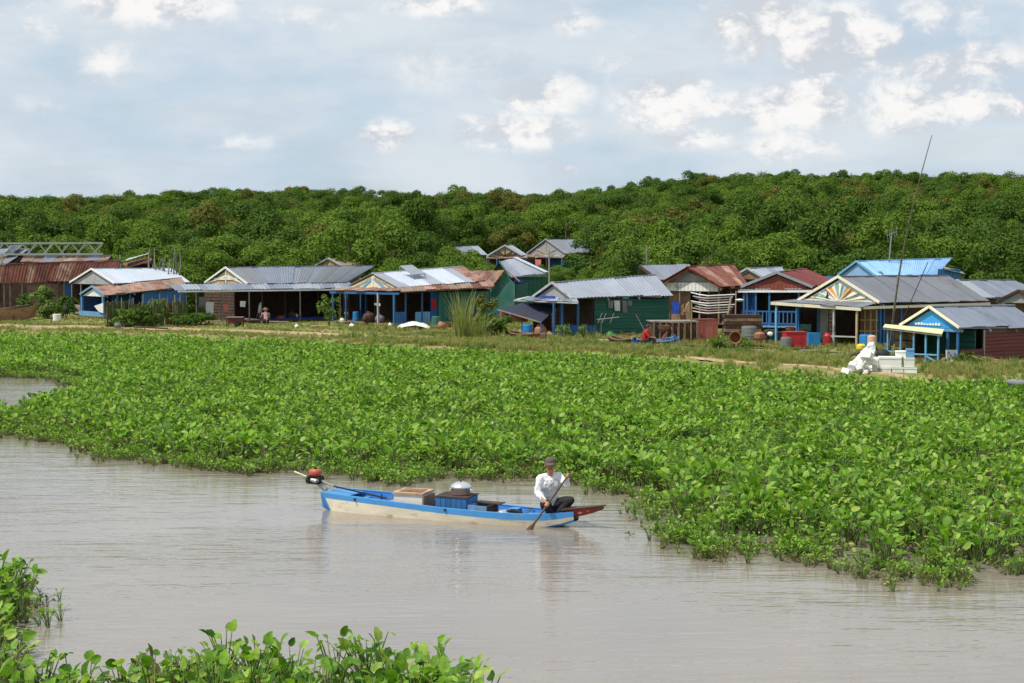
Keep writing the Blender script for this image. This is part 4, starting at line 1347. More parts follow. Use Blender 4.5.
# ---- far houses set back among the bushes
f = Frame('far_house', 'distant grey roof half hidden by bushes, leftmost of the houses set back', 'house', 462, 268, .4, 22, D=150)
roof(f, (462, 254.5), (488, 255.2), (454, 247.5), (478, 246), [M_roof_grey, M_roof_pale], 24, W=4.5)
clap(f, (.2, 0), (f.F(484, 260).x, 0), -.6, f.F(470, 255).z, M_teal); shell(f, f.F(484, 260).x, 4.5, f.F(470, 255).z, M_teal, 'br', -.6)
clap(f, (.2, 4.4), (.2, .05), -.6, f.F(470, 255).z, M_teal)
f = Frame('far_house', 'distant house with spoked gable under a pale roof, second of those set back', 'house', 522, 268, .4, 66, D=146)
W = f.G(489, 255).y
roof(f, (522.5, 256), (526, 255), (505, 245.8), (512, 245.6), [M_roof_pale], 25, W=W, trim=M_roof_white)
gable(f, [f.G(489, 256), f.G(522, 256), f.G(505, 247.5)], M_tan)
for px in (493, 498, 505, 512, 518): MB().bar(f.GG(505, 255.6, -.03), f.GG(px, 256 - 7 * (1 - abs(px - 505) / 18), -.03), .05, .09).build('gable_slat', M_wood_dark, f.root)
rf = MB().bar(f.G(486, 258.4, -.9), f.G(528, 258.4, -.9), .1).build('skirt_roof', M_roof_brown, f.root)
slope(rf, f.G(486, 258.4, -.95), f.G(528, 258.4, -.95), f.G(526, 255.6, 0), f.G(487, 255.6, 0), [M_roof_brown, M_roof_rustpale], random.Random(26))
z = f.G(505, 257).z
clap(f, (0, W), (0, 0), -.7, z, M_wood_dark); clap(f, (0, 0), (3, 0), -.7, z, M_wood_dark); clap(f, (3, 0), (3, W), -.7, z, M_wood_dark); clap(f, (3, W), (0, W), -.7, z, M_wood_dark)
for px in (487, 497, 511, 526): p = f.G(px, 258, -.9); post(f, p, Vector((p.x, p.y, -.7)), .12, M_blue)
f = Frame('far_house', 'distant house with broad grey roof, rightmost and largest of those set back', 'house', 566, 269, .4, 34, D=148)
W = f.G(524, 254).y
roof(f, (566, 254), (592, 252.5), (546, 239.7), (600, 239.7), [M_roof_grey, M_roof_dark], 27, W=W, trim=M_roof_pale)
gable(f, [f.G(524, 254.5), f.G(566, 254.5), f.G(546, 241)], M_fibre)
MB().bar(f.GG(546, 254, -.03), f.GG(546, 242, -.03), .05, .1).build('gable_slat', M_tan, f.root)
for px in (536, 556): MB().bar(f.GG(546, 254, -.03), f.GG(px, 249, -.03), .05, .1).build('gable_slat', M_tan, f.root)
rf = MB().bar(f.G(520, 257, -1), f.G(564, 257.2, -1), .12).build('skirt_roof', M_tan, f.root)
slope(rf, f.G(519, 257, -1.05), f.G(564, 257.3, -1.05), f.G(566, 254.5, 0), f.G(523, 254.3, 0), [M_roof_brown, M_roof_pale], random.Random(28))
z = f.G(546, 255).z; L = f.F(588, 260).x
clap(f, (0, 0), (L, 0), -.7, z, M_teal); shell(f, L, W, z, M_wood_dark, 'br', -.7); clap(f, (.1, W * .45), (.1, 0), -.7, z, M_blue_deep)
for px in (524, 536, 549, 562): p = f.G(px, 256.5, -1); post(f, p, Vector((p.x, p.y, -.7)), .14, M_blue)
hang(f, 535, 541, 259.5, 266, M_cloth_p, 'hanging_cloth', 'pink cloth hanging on the porch of the distant broad-roofed house', y=-1.1, gplane=True, seed=8)

# ---- H7: green board house in the middle
f = Frame('green_board_house', 'long green board house with grey tin roof in the middle of the row', 'house', 575, 337.5, .32, 25)
W = f.G(533, 298.5).y
def pk7(i, n): return M_roof_white if i in (2,) else (M_roof_pale if i in (0, 1) else M_roof_grey)
roof(f, (573, 299.3), (673, 295.6), (553, 283.5), (655.5, 275.8), [M_roof_grey], 30, W=W, trim=M_grey_board, pick=lambda i, n: M_roof_pale, jag=.12)
gable(f, [f.G(533, 299), f.G(575, 299), f.G(553, 285.5)], M_fibre)
L = f.F(668, 310).x; he = f.F(600, 299).z
deck(f, -.8, L, -.3, W); shell(f, L, W, he, M_wood_dark, 'b'); clap(f, (L, 0), (L, W), .1, he, M_teal)
p = f.F(594, 320)
clap(f, (p.x, 0), (L, 0), .10, he - .02, M_teal, board=.17)
clap(f, (p.x, W - .2), (p.x, .07), .12, he, M_wood_dark)
rf = MB().bar(f.G(514, 300.5, -1.3), f.G(578, 303.2, -1.3), .05, .06).build('skirt_roof', M_grey_board, f.root)
slope(rf, f.G(513, 300.5, -1.35), f.G(579, 303.3, -1.35), f.G(577, 299, 0), f.G(528, 297, 0), [M_roof_pale, M_roof_white, M_roof_grey], random.Random(31), jag=.15)
for px in (554, 562, 578):
    p = f.F(px, 303, -.15); post(f, p, Vector((p.x, p.y, .1)), .12, M_blue)
p, q = f.F(553.5, 325.5, -.2), f.F(577, 325.5, -.2); q2, q3 = f.F(581, 325.5, -.2), f.F(596, 325, -.2)
clap(f, (p.x, -.2), (q.x, -.2), .0, p.z, M_blue_deep, name='half_wall', vertical=True, board=.2)
clap(f, (q2.x, -.2), (q3.x, -.2), .0, q2.z, M_blue_deep, name='half_wall', vertical=True, board=.2)
for k, (a, b, y1, m_) in enumerate(((608, 613.5, 308.5, M_cloth_g), (614, 620, 311, M_cloth_w), (622, 627, 313, M_cloth_g), (628, 632, 306, M_cloth_g))):
    hang(f, a, b, 300.5, y1, m_, 'hanging_cloth', ('short grey rag at the left of the line on the green board wall', 'pale shirt second on the line against the green board wall', 'long grey trousers hanging on the green board wall', 'small grey rag at the right of the line on the green board wall')[k], y=-.12, seed=10 + k)
t = thing('aerial', 'white television aerial fixed on the green board wall', 'aerial', f.o, f.a)
MB().bar(f.F(597, 319.5, -.25), f.F(619, 317, -.25), .035).build('boom', M_white, t)
for px in (600, 604, 612): MB().bar(f.F(px - 2, 323, -.26), f.F(px + 2, 313, -.26), .022).build('rod', M_white, t)
MB().bar(f.F(601, 337, -.25), f.F(601, 319, -.22), .035).build('pole', M_steel, t)
hang(f, 538, 555, 295.8, 298.8, M_bluetarp, 'folded_cloth', 'blue cloth thrown over the skirt roof of the green board house', 'cloth', y=-.9, gplane=True, seed=15)

# dark shade cloth awning
f2 = Frame('shade_awning', 'dark shade cloth stretched on poles before the green board house', 'awning', 541, 338, .32, 8, group=None)
q = [f2.F(497, 309.5, 1.6), f2.F(541, 322.5, 0), f2.F(560, 304.5, 2.6), f2.F(522, 303.2, 3.2)]
mb = MB(); vs = []; K = 9
for i in range(K):
    for j in range(K):
        u, v = i / (K - 1), j / (K - 1)
        p = q[0].lerp(q[1], u).lerp(q[3].lerp(q[2], u), v)
        vs.append(p + Vector((0, 0, -.16 * math.sin(math.pi * u) * math.sin(math.pi * v) + .015 * math.sin(i * 2.7 + j))))
vs2 = [v - Vector((0, 0, .01)) for v in vs]; n = len(vs)
fs = [(i * K + j, i * K + K + j, i * K + K + j + 1, i * K + j + 1) for i in range(K - 1) for j in range(K - 1)]
mb.add(vs + vs2, fs + [tuple(reversed([n + k for k in fc])) for fc in fs]).build('shade_cloth', M_tarp, f2.root, smooth=True)
for p in q: post(f2, p + Vector((0, 0, .03)), Vector((p.x, p.y, -.1)), .08, M_blue, 'pole')
MB().bar(q[0], q[1], .06).build('edge_pole', M_wood_grey, f2.root)
hang(f2, 500, 509, 312, 318, M_clay, 'hanging_cloth', 'tan cloth hanging below the left edge of the dark awning', y=1.4, seed=16)
hang(f2, 510, 528, 314, 322, M_basket, 'hanging_cloth', 'brown blanket hanging below the middle of the dark awning', y=1.0, seed=17)

# ---- H8: rusty brown roof, pale plank gable
f = Frame('rusty_roof_house', 'house with rusty brown roof and pale plank gable right of the green house', 'house', 721, 326, .35, 50, D=86)
W = f.G(661, 284).y
roof(f, (721.5, 287.5), (748, 286), (687.5, 267.5), (734, 265.5), [M_roof_rust, M_roof_rust, M_roof_rustpale], 33, W=W, pick=lambda i, n: M_roof_rustpale if i % 3 == 1 else M_roof_rust)
tri = [f.G(662, 283.5), f.G(662, 291), f.G(721, 291), f.G(721, 287.5), f.G(687.5, 271)]
gable(f, tri, M_grey_board)
zb, zt = f.G(690, 281, -.05), f.G(690, 291, -.05)
clap(f, (-.06, f.G(664, 286).y), (-.06, f.G(719, 286).y), f.G(690, 291).z, f.G(690, 282).z, M_white, name='gable_planks', vertical=True, board=.26, t=.03)
MB().bar(f.G(664, 282, -.08), f.G(718, 282, -.08), .04, .06).build('gable_rail', M_wood, f.root)
L = f.F(746, 300).x; he = f.G(721, 290).z
deck(f, -.5, L, 0, W); shell(f, L, W, he, M_wood_dark, 'br')
clap(f, (1.3, W), (1.3, 0), .1, he, M_wood_dark)
for px in (666, 680, 700, 719): p = f.G(px, 291); post(f, p, Vector((0, p.y, .1)), .10, M_wood)
clap(f, (.3, f.G(690, 300, .3).y), (.3, f.G(668, 300, .3).y), .1, he, M_wood, name='inner_screen')
MB().bar(f.G(684, 312, -.1), f.G(689, 302, -.1), .07).build('brace', M_tan, f.root)
hang(f, 672, 680, 302, 314, M_bluetarp, 'hanging_cloth', 'dark blue cloth hanging at the porch of the rusty roofed house', y=-.1, gplane=True, seed=18)
f = Frame('grey_gable_house', 'low house whose blue-grey roof corner shows left of the rusty roof', 'house', 660, 322, .35, 14, D=92)
A, B, Ct, D = f.F(659, 280.5, 0), f.F(692, 279, 0), f.F(690, 265.2, 2.2), f.F(639.5, 266.2, 2.2)
rf = MB().bar(A, D, .10, .16).build('roof', M_wood_dark, f.root)
slope(rf, A, B, Ct, D, [M_roof_grey, M_roof_pale], random.Random(34))
mir = lambda p: Vector((p.x, 4.4 - p.y, p.z))
slope(rf, mir(B), mir(A), mir(D) + Vector((0, .02, 0)), mir(Ct) + Vector((0, .02, 0)), [M_roof_grey], random.Random(35))
clap(f, (A.x + .3, .25), (B.x, .25), 0, A.z - .05, M_wood_dark); clap(f, (A.x + .3, 4.1), (A.x + .3, .3), 0, A.z - .05, M_wood_dark)
clap(f, (B.x, .3), (B.x, 4.1), 0, A.z - .05, M_wood_dark); clap(f, (B.x, 4.1), (A.x + .3, 4.1), 0, A.z - .05, M_wood_dark)

# ---- H9: red gable, blue balustrade
f = Frame('red_gable_house', 'house with red gable, white trim and blue balustrade porch', 'house', 812, 333, .35, 68, D=79)
W = f.G(748, 288).y
roof(f, (813, 288), (833, 281), (777, 273.3), (806, 269.5), [M_roof_red], 36, W=W, trim=M_roof_pale, o=.2, trim_w=.14)
gable(f, [f.G(748, 289), f.G(812, 289), f.G(777, 275.5)], M_red)
clap(f, (f.gx - .01, f.GG(808, 288.6).y * 0 + f.GG(755, 288.6).y), (f.gx - .01, f.GG(806, 288.6).y), f.G(777, 289).z, f.G(777, 283.5).z, M_red, name='gable_planks', vertical=True, board=.2, t=.02)
he = f.G(812, 289).z; L = 4.2
deck(f, -1.3, L, -.1, W, m=M_blue_pale, z=f.G(777, 326, -1.1).z); shell(f, L, W, he, M_wood_dark, 'br'); clap(f, (0, 0), (L, 0), .1, he, M_blue_deep)
clap(f, (1.6, W), (1.6, 0), .1, he, M_wood_dark)
rf = MB().bar(f.G(738, 291.3, -1.2), f.G(818, 291.3, -1.2), .06, .12).build('eave_board', M_white, f.root)
slope(f.root, f.G(738, 290.8, -1.25), f.G(818, 290.8, -1.25), f.G(812, 288.2, 0), f.G(748, 288.2, 0), [M_roof_pale, M_roof_red], random.Random(37), name='porch_sheet')
for px in (744, 747.5, 756, 769.5, 799, 811):
    p = f.G(px, 291.5, -1.1 if px != 747.5 else -.2); post(f, p, Vector((p.x, p.y, .1)), .11, M_blue)
a, b = f.G(742, 325, -1.1), f.G(800, 325, -1.1)
railing(f, (a.x, a.y, 0), (b.x, b.y, 0), f.G(770, 311.5, -1.1).z, f.G(770, 323.5, -1.1).z, M_blue, step=.21, w=.06)
clap(f, (-.05, f.G(748, 310).y), (-.05, f.G(756, 310).y), .3, he, M_blue_deep, vertical=True, board=.25)
f = Frame('brown_gable_house', 'low grey roof with brown gable showing between rusty and red roofs', 'house', 764, 320, .35, 40, D=93)
W = f.G(731, 277).y
roof(f, (765, 279), (786, 276), (748, 269), (782, 267.8), [M_roof_pale, M_roof_grey], 38, W=W, trim=M_grey_board)
gable(f, [f.G(731, 279.5), f.G(765, 279.5), f.G(748, 270.5)], M_wood)
z = f.G(765, 279).z
for p, q in (((0, W), (0, 0)), ((0, 0), (2, 0)), ((2, 0), (2, W)), ((2, W), (0, W))): clap(f, p, q, 0, z, M_wood_dark)

# ---- H10: sunburst gable house
f = Frame('sunburst_house', 'large house with painted sunburst gable, grey roof and open porch', 'house', 880, 347, .33, 40)
W = f.G(797, 302).y
roof(f, (880, 303.5), (990, 302.3), (838.5, 277.6), (948, 276.6), [M_roof_dark], 40, W=W, trim=M_cream, trim_w=.12, o=.3)
gable(f, [f.G(798, 303), f.G(880, 303.5), f.G(838.5, 279.5)], M_white)
A_, D_ = f.rp; gx_ = f.gx - .012
lft = Vector((gx_, 2 * D_.y - A_.y - .25, A_.z + .04)); rgt = Vector((gx_, A_.y + .25, A_.z + .04)); apex = Vector((gx_, D_.y, D_.z - .16)); cen = lft.lerp(rgt, .5)
cols = [mat('orange paint', C(206, 140, 74), .7), mat('teal paint', C(120, 176, 176), .7), mat('pale cream paint', C(232, 222, 196), .7), mat('sky paint', C(160, 200, 216), .7)]
def onedge(u): return lft.lerp(apex, u * 2) if u < .5 else apex.lerp(rgt, u * 2 - 1)
NR = 18
for i in range(NR):
    a, b = onedge(i / NR), onedge((i + 1) / NR)
    MB().prism([cen, cen.lerp(b, .93), cen.lerp(a, .93)], (-.015, 0, 0)).build('gable_wedge', cols[[0, 2, 1, 2, 3, 0][i % 6]], f.root)
for i in range(1, NR // 2):
    e = onedge(i / (NR // 2))
    MB().bar(cen + Vector((-.03, 0, 0)), cen.lerp(e, .95) + Vector((-.03, 0, 0)), .04, .13, up=(1, 0, 0)).build('gable_ray', M_cream, f.root)
MB().bar(lft + Vector((-.05, 0, 0)), rgt + Vector((-.05, 0, 0)), .05, .18).build('gable_rail', M_cream, f.root)
sb = MB(); vv = [f.GG(825.5, 298, -.09), f.GG(828, 291.5, -.09), f.GG(828.5, 298, -.09)]
sb.prism(vv, (-.02, 0, 0)).build('gable_ornament', M_black, f.root)
L = f.F(982, 320).x; he = f.G(880, 304).z
PX = -2.0
rf = MB().bar(f.G(771, 303.2, PX - .1), f.G(861, 309.3, PX - .1), .06, .14).build('skirt_roof', M_cream, f.root)
slope(rf, f.G(771, 302.6, PX - .12), f.G(861.5, 308.2, PX - .12), f.G(881, 302.5, 0), f.G(796, 300.8, 0), [M_roof_dark, M_roof_grey], random.Random(41), wsheet=.7)
MB().bar(f.F(863, 308, -.35), f.F(990, 303.8, -.35), .05, .12).build('fascia', M_cream, f.root)
deck(f, PX - .1, L, -.3, W, z=f.G(834, 347.5, PX).z, m=M_wood)
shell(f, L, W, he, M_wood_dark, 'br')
clap(f, (2.2, W), (2.2, .1), .1, he, M_wood_dark)
for px, m_, w in ((776.5, M_blue_pale, .11), (797, M_blue, .10), (834, M_grey_board, .10), (857, M_tan, .10)):
    p = f.G(px, 304 + (px - 771) * .062, PX); post(f, p, Vector((p.x, p.y, .1)), w, m_)
for px in (799, 819, 880): p = f.G(px, 305, 0); post(f, p, Vector((p.x, p.y, .1)), .15, M_blue)
for px in (884, 893, 901): p = f.F(px, 304.5, -.05); post(f, p, Vector((p.x, p.y, .1)), .10, M_blue)
p, q = f.G(828, 330, .05), f.G(858, 330, .05)
clap(f, (.05, f.G(818, 320, .05).y), (.05, f.G(829, 320, .05).y), .1, he, M_fibre, board=.4)
clap(f, (.05, W), (.05, f.G(812, 320, .05).y), .1, .9, M_teal_pale, name='half_wall', board=.25)
MB().bar(f.G(828, 336, PX), f.G(857, 337, PX), .06).build('rail', M_grey_board, f.root)
# rack of timber poles on the porch
t = thing('pole_rack', 'rack of upright brown poles on the porch of the sunburst house', 'rack', f.o, f.a)
for i in range(9):
    px = 861 + i * 1.9
    MB().bar(f.G(px, 346, -.6), f.G(px + .4, 308 + (i % 3), -.6), .05).build('pole', (M_basket, M_wood, M_tan)[i % 3], t)
for py in (320, 331): MB().bar(f.G(860, py, -.63), f.G(878, py, -.63), .05).build('rail', M_tan, t)
clap(f, (f.F(884, 320, .05).x, .05), (L, .05), .1, he, M_wood_dark)

# ---- H11: bright blue roof behind
f = Frame('blue_roofed_house', 'house with bright sky-blue roof behind the sunburst house', 'house', 876, 330, .35, 32, D=92)
W = f.G(823, 276).y
roof(f, (876, 276.5), (937, 275.5), (857, 262), (951.5, 259), [M_roof_blue], 44, W=W, trim=M_blue_pale)
gable(f, [f.G(822, 277), f.G(876, 277), f.G(857, 263.5)], M_roof_blue)
L = f.F(936, 300).x; z = f.F(880, 277).z
clap(f, (0, 0), (L, 0), 0, z, M_blue); shell(f, L, W, z, M_blue_deep, 'br', 0); clap(f, (0, W), (0, 0), 0, z, M_blue)
slope(f.root, f.G(852, 268.5, -.05) + Vector((0, 0, 0)), f.F(884, 274, -.5), f.F(880, 271, .3), f.G(858, 263.2, -.05), [M_roof_dark], random.Random(45), name='porch_sheet')
f2 = Frame('blue_annex', 'deep blue side wall with dark lean-to roof at the right of the bright blue roof', 'house', 937, 330, .35, 20, D=93)
clap(f2, (0, 0), (f2.F(960, 300).x, 0), 0, f2.F(945, 269).z, M_blue, vertical=True, board=.3)
slope(f2.root, f2.F(945, 270, -.25), f2.F(966, 275.5, -.25), f2.F(962, 272.5, 1), f2.F(943, 266.8, 1), [M_roof_dark], random.Random(46))
clap(f2, (f2.F(960, 300).x, .06), (f2.F(960, 300).x, 2), 0, f2.F(955, 272.5).z, M_blue_deep)

# ---- H13: grey roofs far right
f = Frame('far_right_house', 'grey tin roof with ragged white edge above the small blue kiosk', 'house', 985, 335, .35, 26, D=78)
W = 4.6
roof(f, (984, 299), (1060, 298.5), (958, 281), (1013, 281), [M_roof_grey], 47, W=W, trim=M_grey_board, pick=lambda i, n: M_roof_pale if i == 0 else M_roof_grey, jag=.2)
z = f.F(990, 300).z; L = f.F(1058, 310).x
clap(f, (0, 0), (L, 0), 0, z, M_wood_dark); shell(f, L, W, z, M_wood_dark, 'brl', 0)
f = Frame('brown_trim_house', 'house with brown-trimmed low gable at the right edge', 'house', 1040, 345, .35, 55, D=70)
W = f.G(1003, 302).y
roof(f, (1041, 303), (1060, 302), (1019, 291.5), (1040, 291), [M_roof_grey], 48, W=W, trim=M_wood_dark)
gable(f, [f.G(1003, 303), f.G(1040, 303), f.G(1019, 293)], M_fibre)
z = f.G(1040, 303).z
clap(f, (0, W), (0, 0), 0, z, M_wood); clap(f, (0, 0), (2.5, 0), 0, z, M_wood); clap(f, (2.5, 0), (2.5, W), 0, z, M_wood); clap(f, (2.5, W), (0, W), 0, z, M_wood)

# ---- H12: small blue kiosk with maroon side
f = Frame('blue_kiosk', 'small house with bright blue gable, grey roof and maroon board side', 'house', 959, 367, .22, 38)
W = f.G(902, 325).y
roof(f, (960, 329), (1045, 328.3), (930, 307.8), (1013, 306.5), [M_roof_pale, M_roof_grey], 50, W=W, trim=M_cream, trim_w=.10, o=.15, pick=lambda i, n: M_roof_grey)
gable(f, [f.G(901, 326.5), f.G(959, 330), f.G(930, 310)], mat('bright blue gable', C(56, 150, 220), .6, 0, .1))
he = f.G(959, 331).z; L = f.F(1040, 340).x
MB().bar(f.G(898, 326.8, -.08), f.G(960, 330.8, -.08), .06, .12).build('lintel', M_blue_pale, f.root)
# name board lettering is too small to read; a pale line of marks stands on the gable
r_ = random.Random(12); mb = MB()
for i in range(9):
    px = 916 + i * 2.9; p = f.GG(px, 323.8 + i * .14, -.02)
    mb.box(p.x - .012, p.x + .01, p.y - .05, p.y + .05, p.z - .03, p.z + r_.uniform(.03, .08))
mb.build('lettering', M_white, f.root, stuff=True)
deck(f, -1.5, L, -.1, W, m=M_wood_grey); shell(f, L, W, he, M_wood_dark, 'br')
clap(f, (1.2, W), (1.2, .1), .1, he, M_teal)
p0, p1, p2 = f.F(960, 350), f.F(983, 350), f.F(1040, 350)
clap(f, (p1.x + .03, 0), (p2.x, 0), .1, he, M_maroon, board=.14)
clap(f, (p0.x, 0), (p1.x - .02, 0), .1, p0.z, M_maroon, name='half_wall', board=.14)
post(f, Vector((p1.x, -.04, .1)), Vector((p1.x, -.04, he)), .07, M_grey_board)
for px in (948, 958): p = f.G(px, 331, -.05); post(f, p, Vector((p.x, p.y, .1)), .10, M_blue)
AX = -1.4
q = [f.G(883, 327.5, AX), f.G(942, 334.5, AX), f.G(944, 329.8, -.3), f.G(885, 324.8, -.3)]
rf = MB().prism(q, (0, 0, .03)).build('awning', mat('pale yellow-green sheet', C(206, 214, 160), .5, 0, .12), f.root)
MB().bar(q[0] - Vector((0, 0, .05)), q[1] - Vector((0, 0, .05)), .035).build('awning_rail', M_wood_grey, f.root)
for px in (888, 901, 914, 926, 938.5):
    p = f.G(px, 328.5 + (px - 883) * .11, AX + .1); post(f, p, Vector((p.x, p.y, .05)), .075, M_blue_pale)
MB().bar(f.G(926, 356, AX + .08), f.G(938, 363, AX + .08), .05).build('brace', M_blue_pale, f.root)
MB().bar(f.G(901, 353.5, AX + .08), f.G(938, 355, AX + .08), .05).build('rail', M_blue_pale, f.root)
MB().bar(f.G(888, 351, AX + .08), f.G(901, 352, AX + .08), .05).build('rail', M_blue_pale, f.root)
for k in range(3): MB().bar(f.G(895, 336 + k * 8, -.5), f.G(913, 337 + k * 8, -.5), .05, .25).build('shelf', M_wood, f.root)
b_ = MB().prism([f.F(946.5, 350, -.25), f.F(957.5, 350, -.25), f.F(957.5, 363, -.25), f.F(946.5, 363, -.25)], (0, .03, 0)).build('notice_board', M_white, f.root)
for i, (px, py, cc) in enumerate(((949, 353, M_cloth_p), (953, 358, M_cloth_p), (951, 355.5, M_blue_pale), (955, 354, M_blue_pale), (949.5, 359.5, M_red_pl))):
    p = f.F(px, py, -.262); MB().box(p.x - .05, p.x + .05, -.262, -.251, p.z - .05, p.z + .05).build('patch', cc, b_)


# ------------------------------------------------------------------ people
M_skin = mat('brown skin', C(172, 120, 92), .55, 0, .08, 12, None, .3, 1, (1, 1, 1), 0, 0)
M_shirt = mat('white shirt', C(214, 214, 216), .85, 0, .10, 14, None, .3, 1, (1, 1, 1), 0, .25)
M_trousers = mat('dark trousers', C(40, 38, 42), .9, 0, .2, 14, None, .3, 1, (1, 1, 1), 0, .2)
M_cap = mat('brown cap', C(92, 80, 72), .9, 0, .15, 14, None, .3, 1, (1, 1, 1), 0, 0)
M_eye = mat('dark eye', C(20, 16, 14), .3, 0, .05, 5, None, .3, 1, (1, 1, 1), 0, 0)
M_lip = mat('lips', C(96, 52, 44), .5, 0, .05, 5, None, .3, 1, (1, 1, 1), 0, 0)
M_paddle = mat('dark paddle wood', C(82, 56, 42), .6, 0, .3, 8, C(52, 36, 28), .3, 4)


def fuse(o, vox, sm=3):
    md = o.modifiers.new('fuse', 'REMESH'); md.mode = 'VOXEL'; md.voxel_size = vox; md.use_smooth_shade = True
    s = o.modifiers.new('soften', 'SMOOTH'); s.iterations = sm; s.factor = .5
    return o


def chain(mb, pts, rad):
    for i in range(len(pts) - 1): mb.capsule(pts[i], pts[i + 1], rad[i], rad[i + 1])


def head_on(mb, c, look, up=(0, 0, 1), r=.088):
    """head with brow, nose, chin, ears around centre c"""
    c, f, u = Vector(c), Vector(look).normalized(), Vector(up).normalized()
    s = f.cross(u).normalized(); u = s.cross(f).normalized()
    def at(a, b, d): return c + s * a * r + f * b * r + u * d * r
    mb.capsule(at(0, -.15, .30), at(0, .0, .35), r * .98, r * .92)
    mb.capsule(at(0, .1, -.35), at(0, .3, -.95), r * .78, r * .42)
    mb.capsule(at(-.3, .35, -.7), at(.3, .35, -.7), r * .4, r * .4)
    mb.capsule(at(0, .95, .10), at(0, 1.12, -.28), r * .13, r * .20)
    mb.capsule(at(-.5, .82, .22), at(.5, .82, .22), r * .16, r * .16)
    for q in (-1, 1): mb.capsule(at(q * .98, -.08, .1), at(q * .96, -.02, -.25), r * .17, r * .12)
    return at


def grip(mb, c, axis, palm, r=.021, fr=.0085):
    """four fingers and a thumb closed round a shaft"""
    c, a, p = Vector(c), Vector(axis).normalized(), Vector(palm).normalized()
    p = (p - a * p.dot(a)).normalized(); b = a.cross(p)
    mb.capsule(c + p * .03 - a * .032, c + p * .03 + a * .032, .021, .019)
    for k, ln in enumerate((3.6, 4.1, 3.9, 3.2)):
        pts = []
        for j in range(5):
            t = ln * j / 4
            rr = r + fr * .8
            pts.append(c + a * (-.031 + .021 * k) + (p * math.cos(t) + b * math.sin(t)) * rr)
        for j in range(4): mb.capsule(pts[j], pts[j + 1], fr * (1.1 - .08 * j), fr * (1.05 - .08 * j), 7)
    q = [c + p * .032 - b * .012 + a * .038, c - b * .028 + a * .046, c - b * .022 - p * .02 + a * .040]
    for j in range(2): mb.capsule(q[j], q[j + 1], fr * 1.25, fr * 1.05, 7)


# ------------------------------------------------------------------ the paddled boat
BO = Frame('wooden_boat', 'long narrow blue and cream wooden boat with dark red bow on the river', 'boat', 317, 511, 0.0, -24.2, group=None)
YC = .40
M_hull_c = mat('cream hull paint', C(232, 222, 198), .5, 0, .14, 2.2, C(176, 142, 108), .28, 3.2, (1, 1, 3), .0, .1)
M_hull_b = mat('blue hull paint', C(72, 142, 200), .5, 0, .16, 2.5, C(112, 150, 180), .25, 5)
M_hull_in = mat('inner blue paint', C(44, 112, 184), .6, 0, .2, 3, C(44, 72, 100), .35, 2.5)
M_bow = mat('dark red bow paint', C(122, 44, 34), .5, 0, .25, 6, C(64, 38, 30), .4, 4)
ST = [(0, .29, .325, -.06, .225), (.06, .30, .32, -.065, .22), (.3, .33, .31, -.08, .215), (.8, .38, .295, -.09, .20), (1.6, .43, .265, -.09, .17), (2.4, .445, .235, -.09, .135), (3.2, .42, .215, -.08, .11), (3.8, .35, .21, -.06, .10), (4.25, .27, .225, -.03, .115), (4.5, .20, .25, .03, .15), (4.7, .13, .275, .10, .19)]
mb = MB(); vs = []; ring = 11
for (x, w, g_, b_, sp) in ST:
    prof = [(-w * .62, b_), (-w * .86, b_ + .04), (-w * .985, sp), (-w, g_ - .02), (-w, g_), (-w + .045, g_), (-w + .045, g_ - .03), (-w * .72, b_ + .10)]
    full = prof + [(-y, z) for (y, z) in reversed(prof)]
    rake = {0: (.24, .17, .06, 0), .06: (.22, .15, .05, 0)}.get(x, (0, 0, 0, 0)); rk = list(rake) + [0, 0, 0, 0]; rk = rk + rk[::-1]
    vs += [(x + e, YC + y, z) for e, (y, z) in zip(rk, full)]
K = 16
for i in range(len(ST) - 1):
    for k in range(K):
        a, b = i * K + k, i * K + (k + 1) % K
        if k == K - 1: mi = 0
        elif i == 0 and k in (0, 1, K - 3, K - 2): mi = 1
        elif k in (0, K - 2): mi = 0 if ST[i][0] < 3.7 else 1
        elif k in (1, K - 3): mi = 0
        elif k in (2, 3, K - 4, K - 5): mi = 1
        elif k in (4, K - 6): mi = 1
        else: mi = 2
        mb.add([vs[a], vs[a + K if a + K < len(vs) else a], vs[(i + 1) * K + (k + 1) % K], vs[b]], [(0, 1, 2, 3)], mi)
mb.add([vs[j] for j in range(K)], [tuple(range(K - 1, -1, -1))], 1)
# one welded skin
me = mb.mesh('hull', [M_hull_c, M_hull_b, M_hull_in])
import bmesh
bm_ = bmesh.new(); bm_.from_mesh(me); bmesh.ops.remove_doubles(bm_, verts=bm_.verts, dist=.0005); bmesh.ops.recalc_face_normals(bm_, faces=bm_.faces); bm_.to_mesh(me); bm_.free()
hull = bpy.data.objects.new('hull', me); COL.objects.link(hull); hull.parent = BO.root
for x in np.arange(.45, 4.1, .42):
    w = np.interp(x, [s_[0] for s_ in ST], [s_[1] for s_ in ST]); g_ = np.interp(x, [s_[0] for s_ in ST], [s_[2] for s_ in ST])
    for q in (-1, 1):
        MB().bar((x, YC + q * (w - .062), g_ - .035), (x, YC + q * w * .70, .03), .04, .025, up=(1, 0, 0)).build('rib', M_hull_in, BO.root)
for i in range(5):
    y = YC - .24 + i * .12
    MB().box(.5, 3.75, y - .052, y + .052, .035, .055).build('floorboard', M_hull_in, BO.root)
for x in (.62, 1.25, 2.95, 3.5):
    w = np.interp(x, [s_[0] for s_ in ST], [s_[1] for s_ in ST])
    MB().box(x - .07, x + .07, YC - w + .05, YC + w - .05, .17, .195).build('thwart', M_hull_b, BO.root)
sd_ = MB(); sd_.prism([(0.03, YC - .24, .30), (.55, YC - .28, .27), (.55, YC + .28, .27), (.03, YC + .24, .30)], (0, 0, .015)); sd_.build('stern_deck', M_hull_b, BO.root)
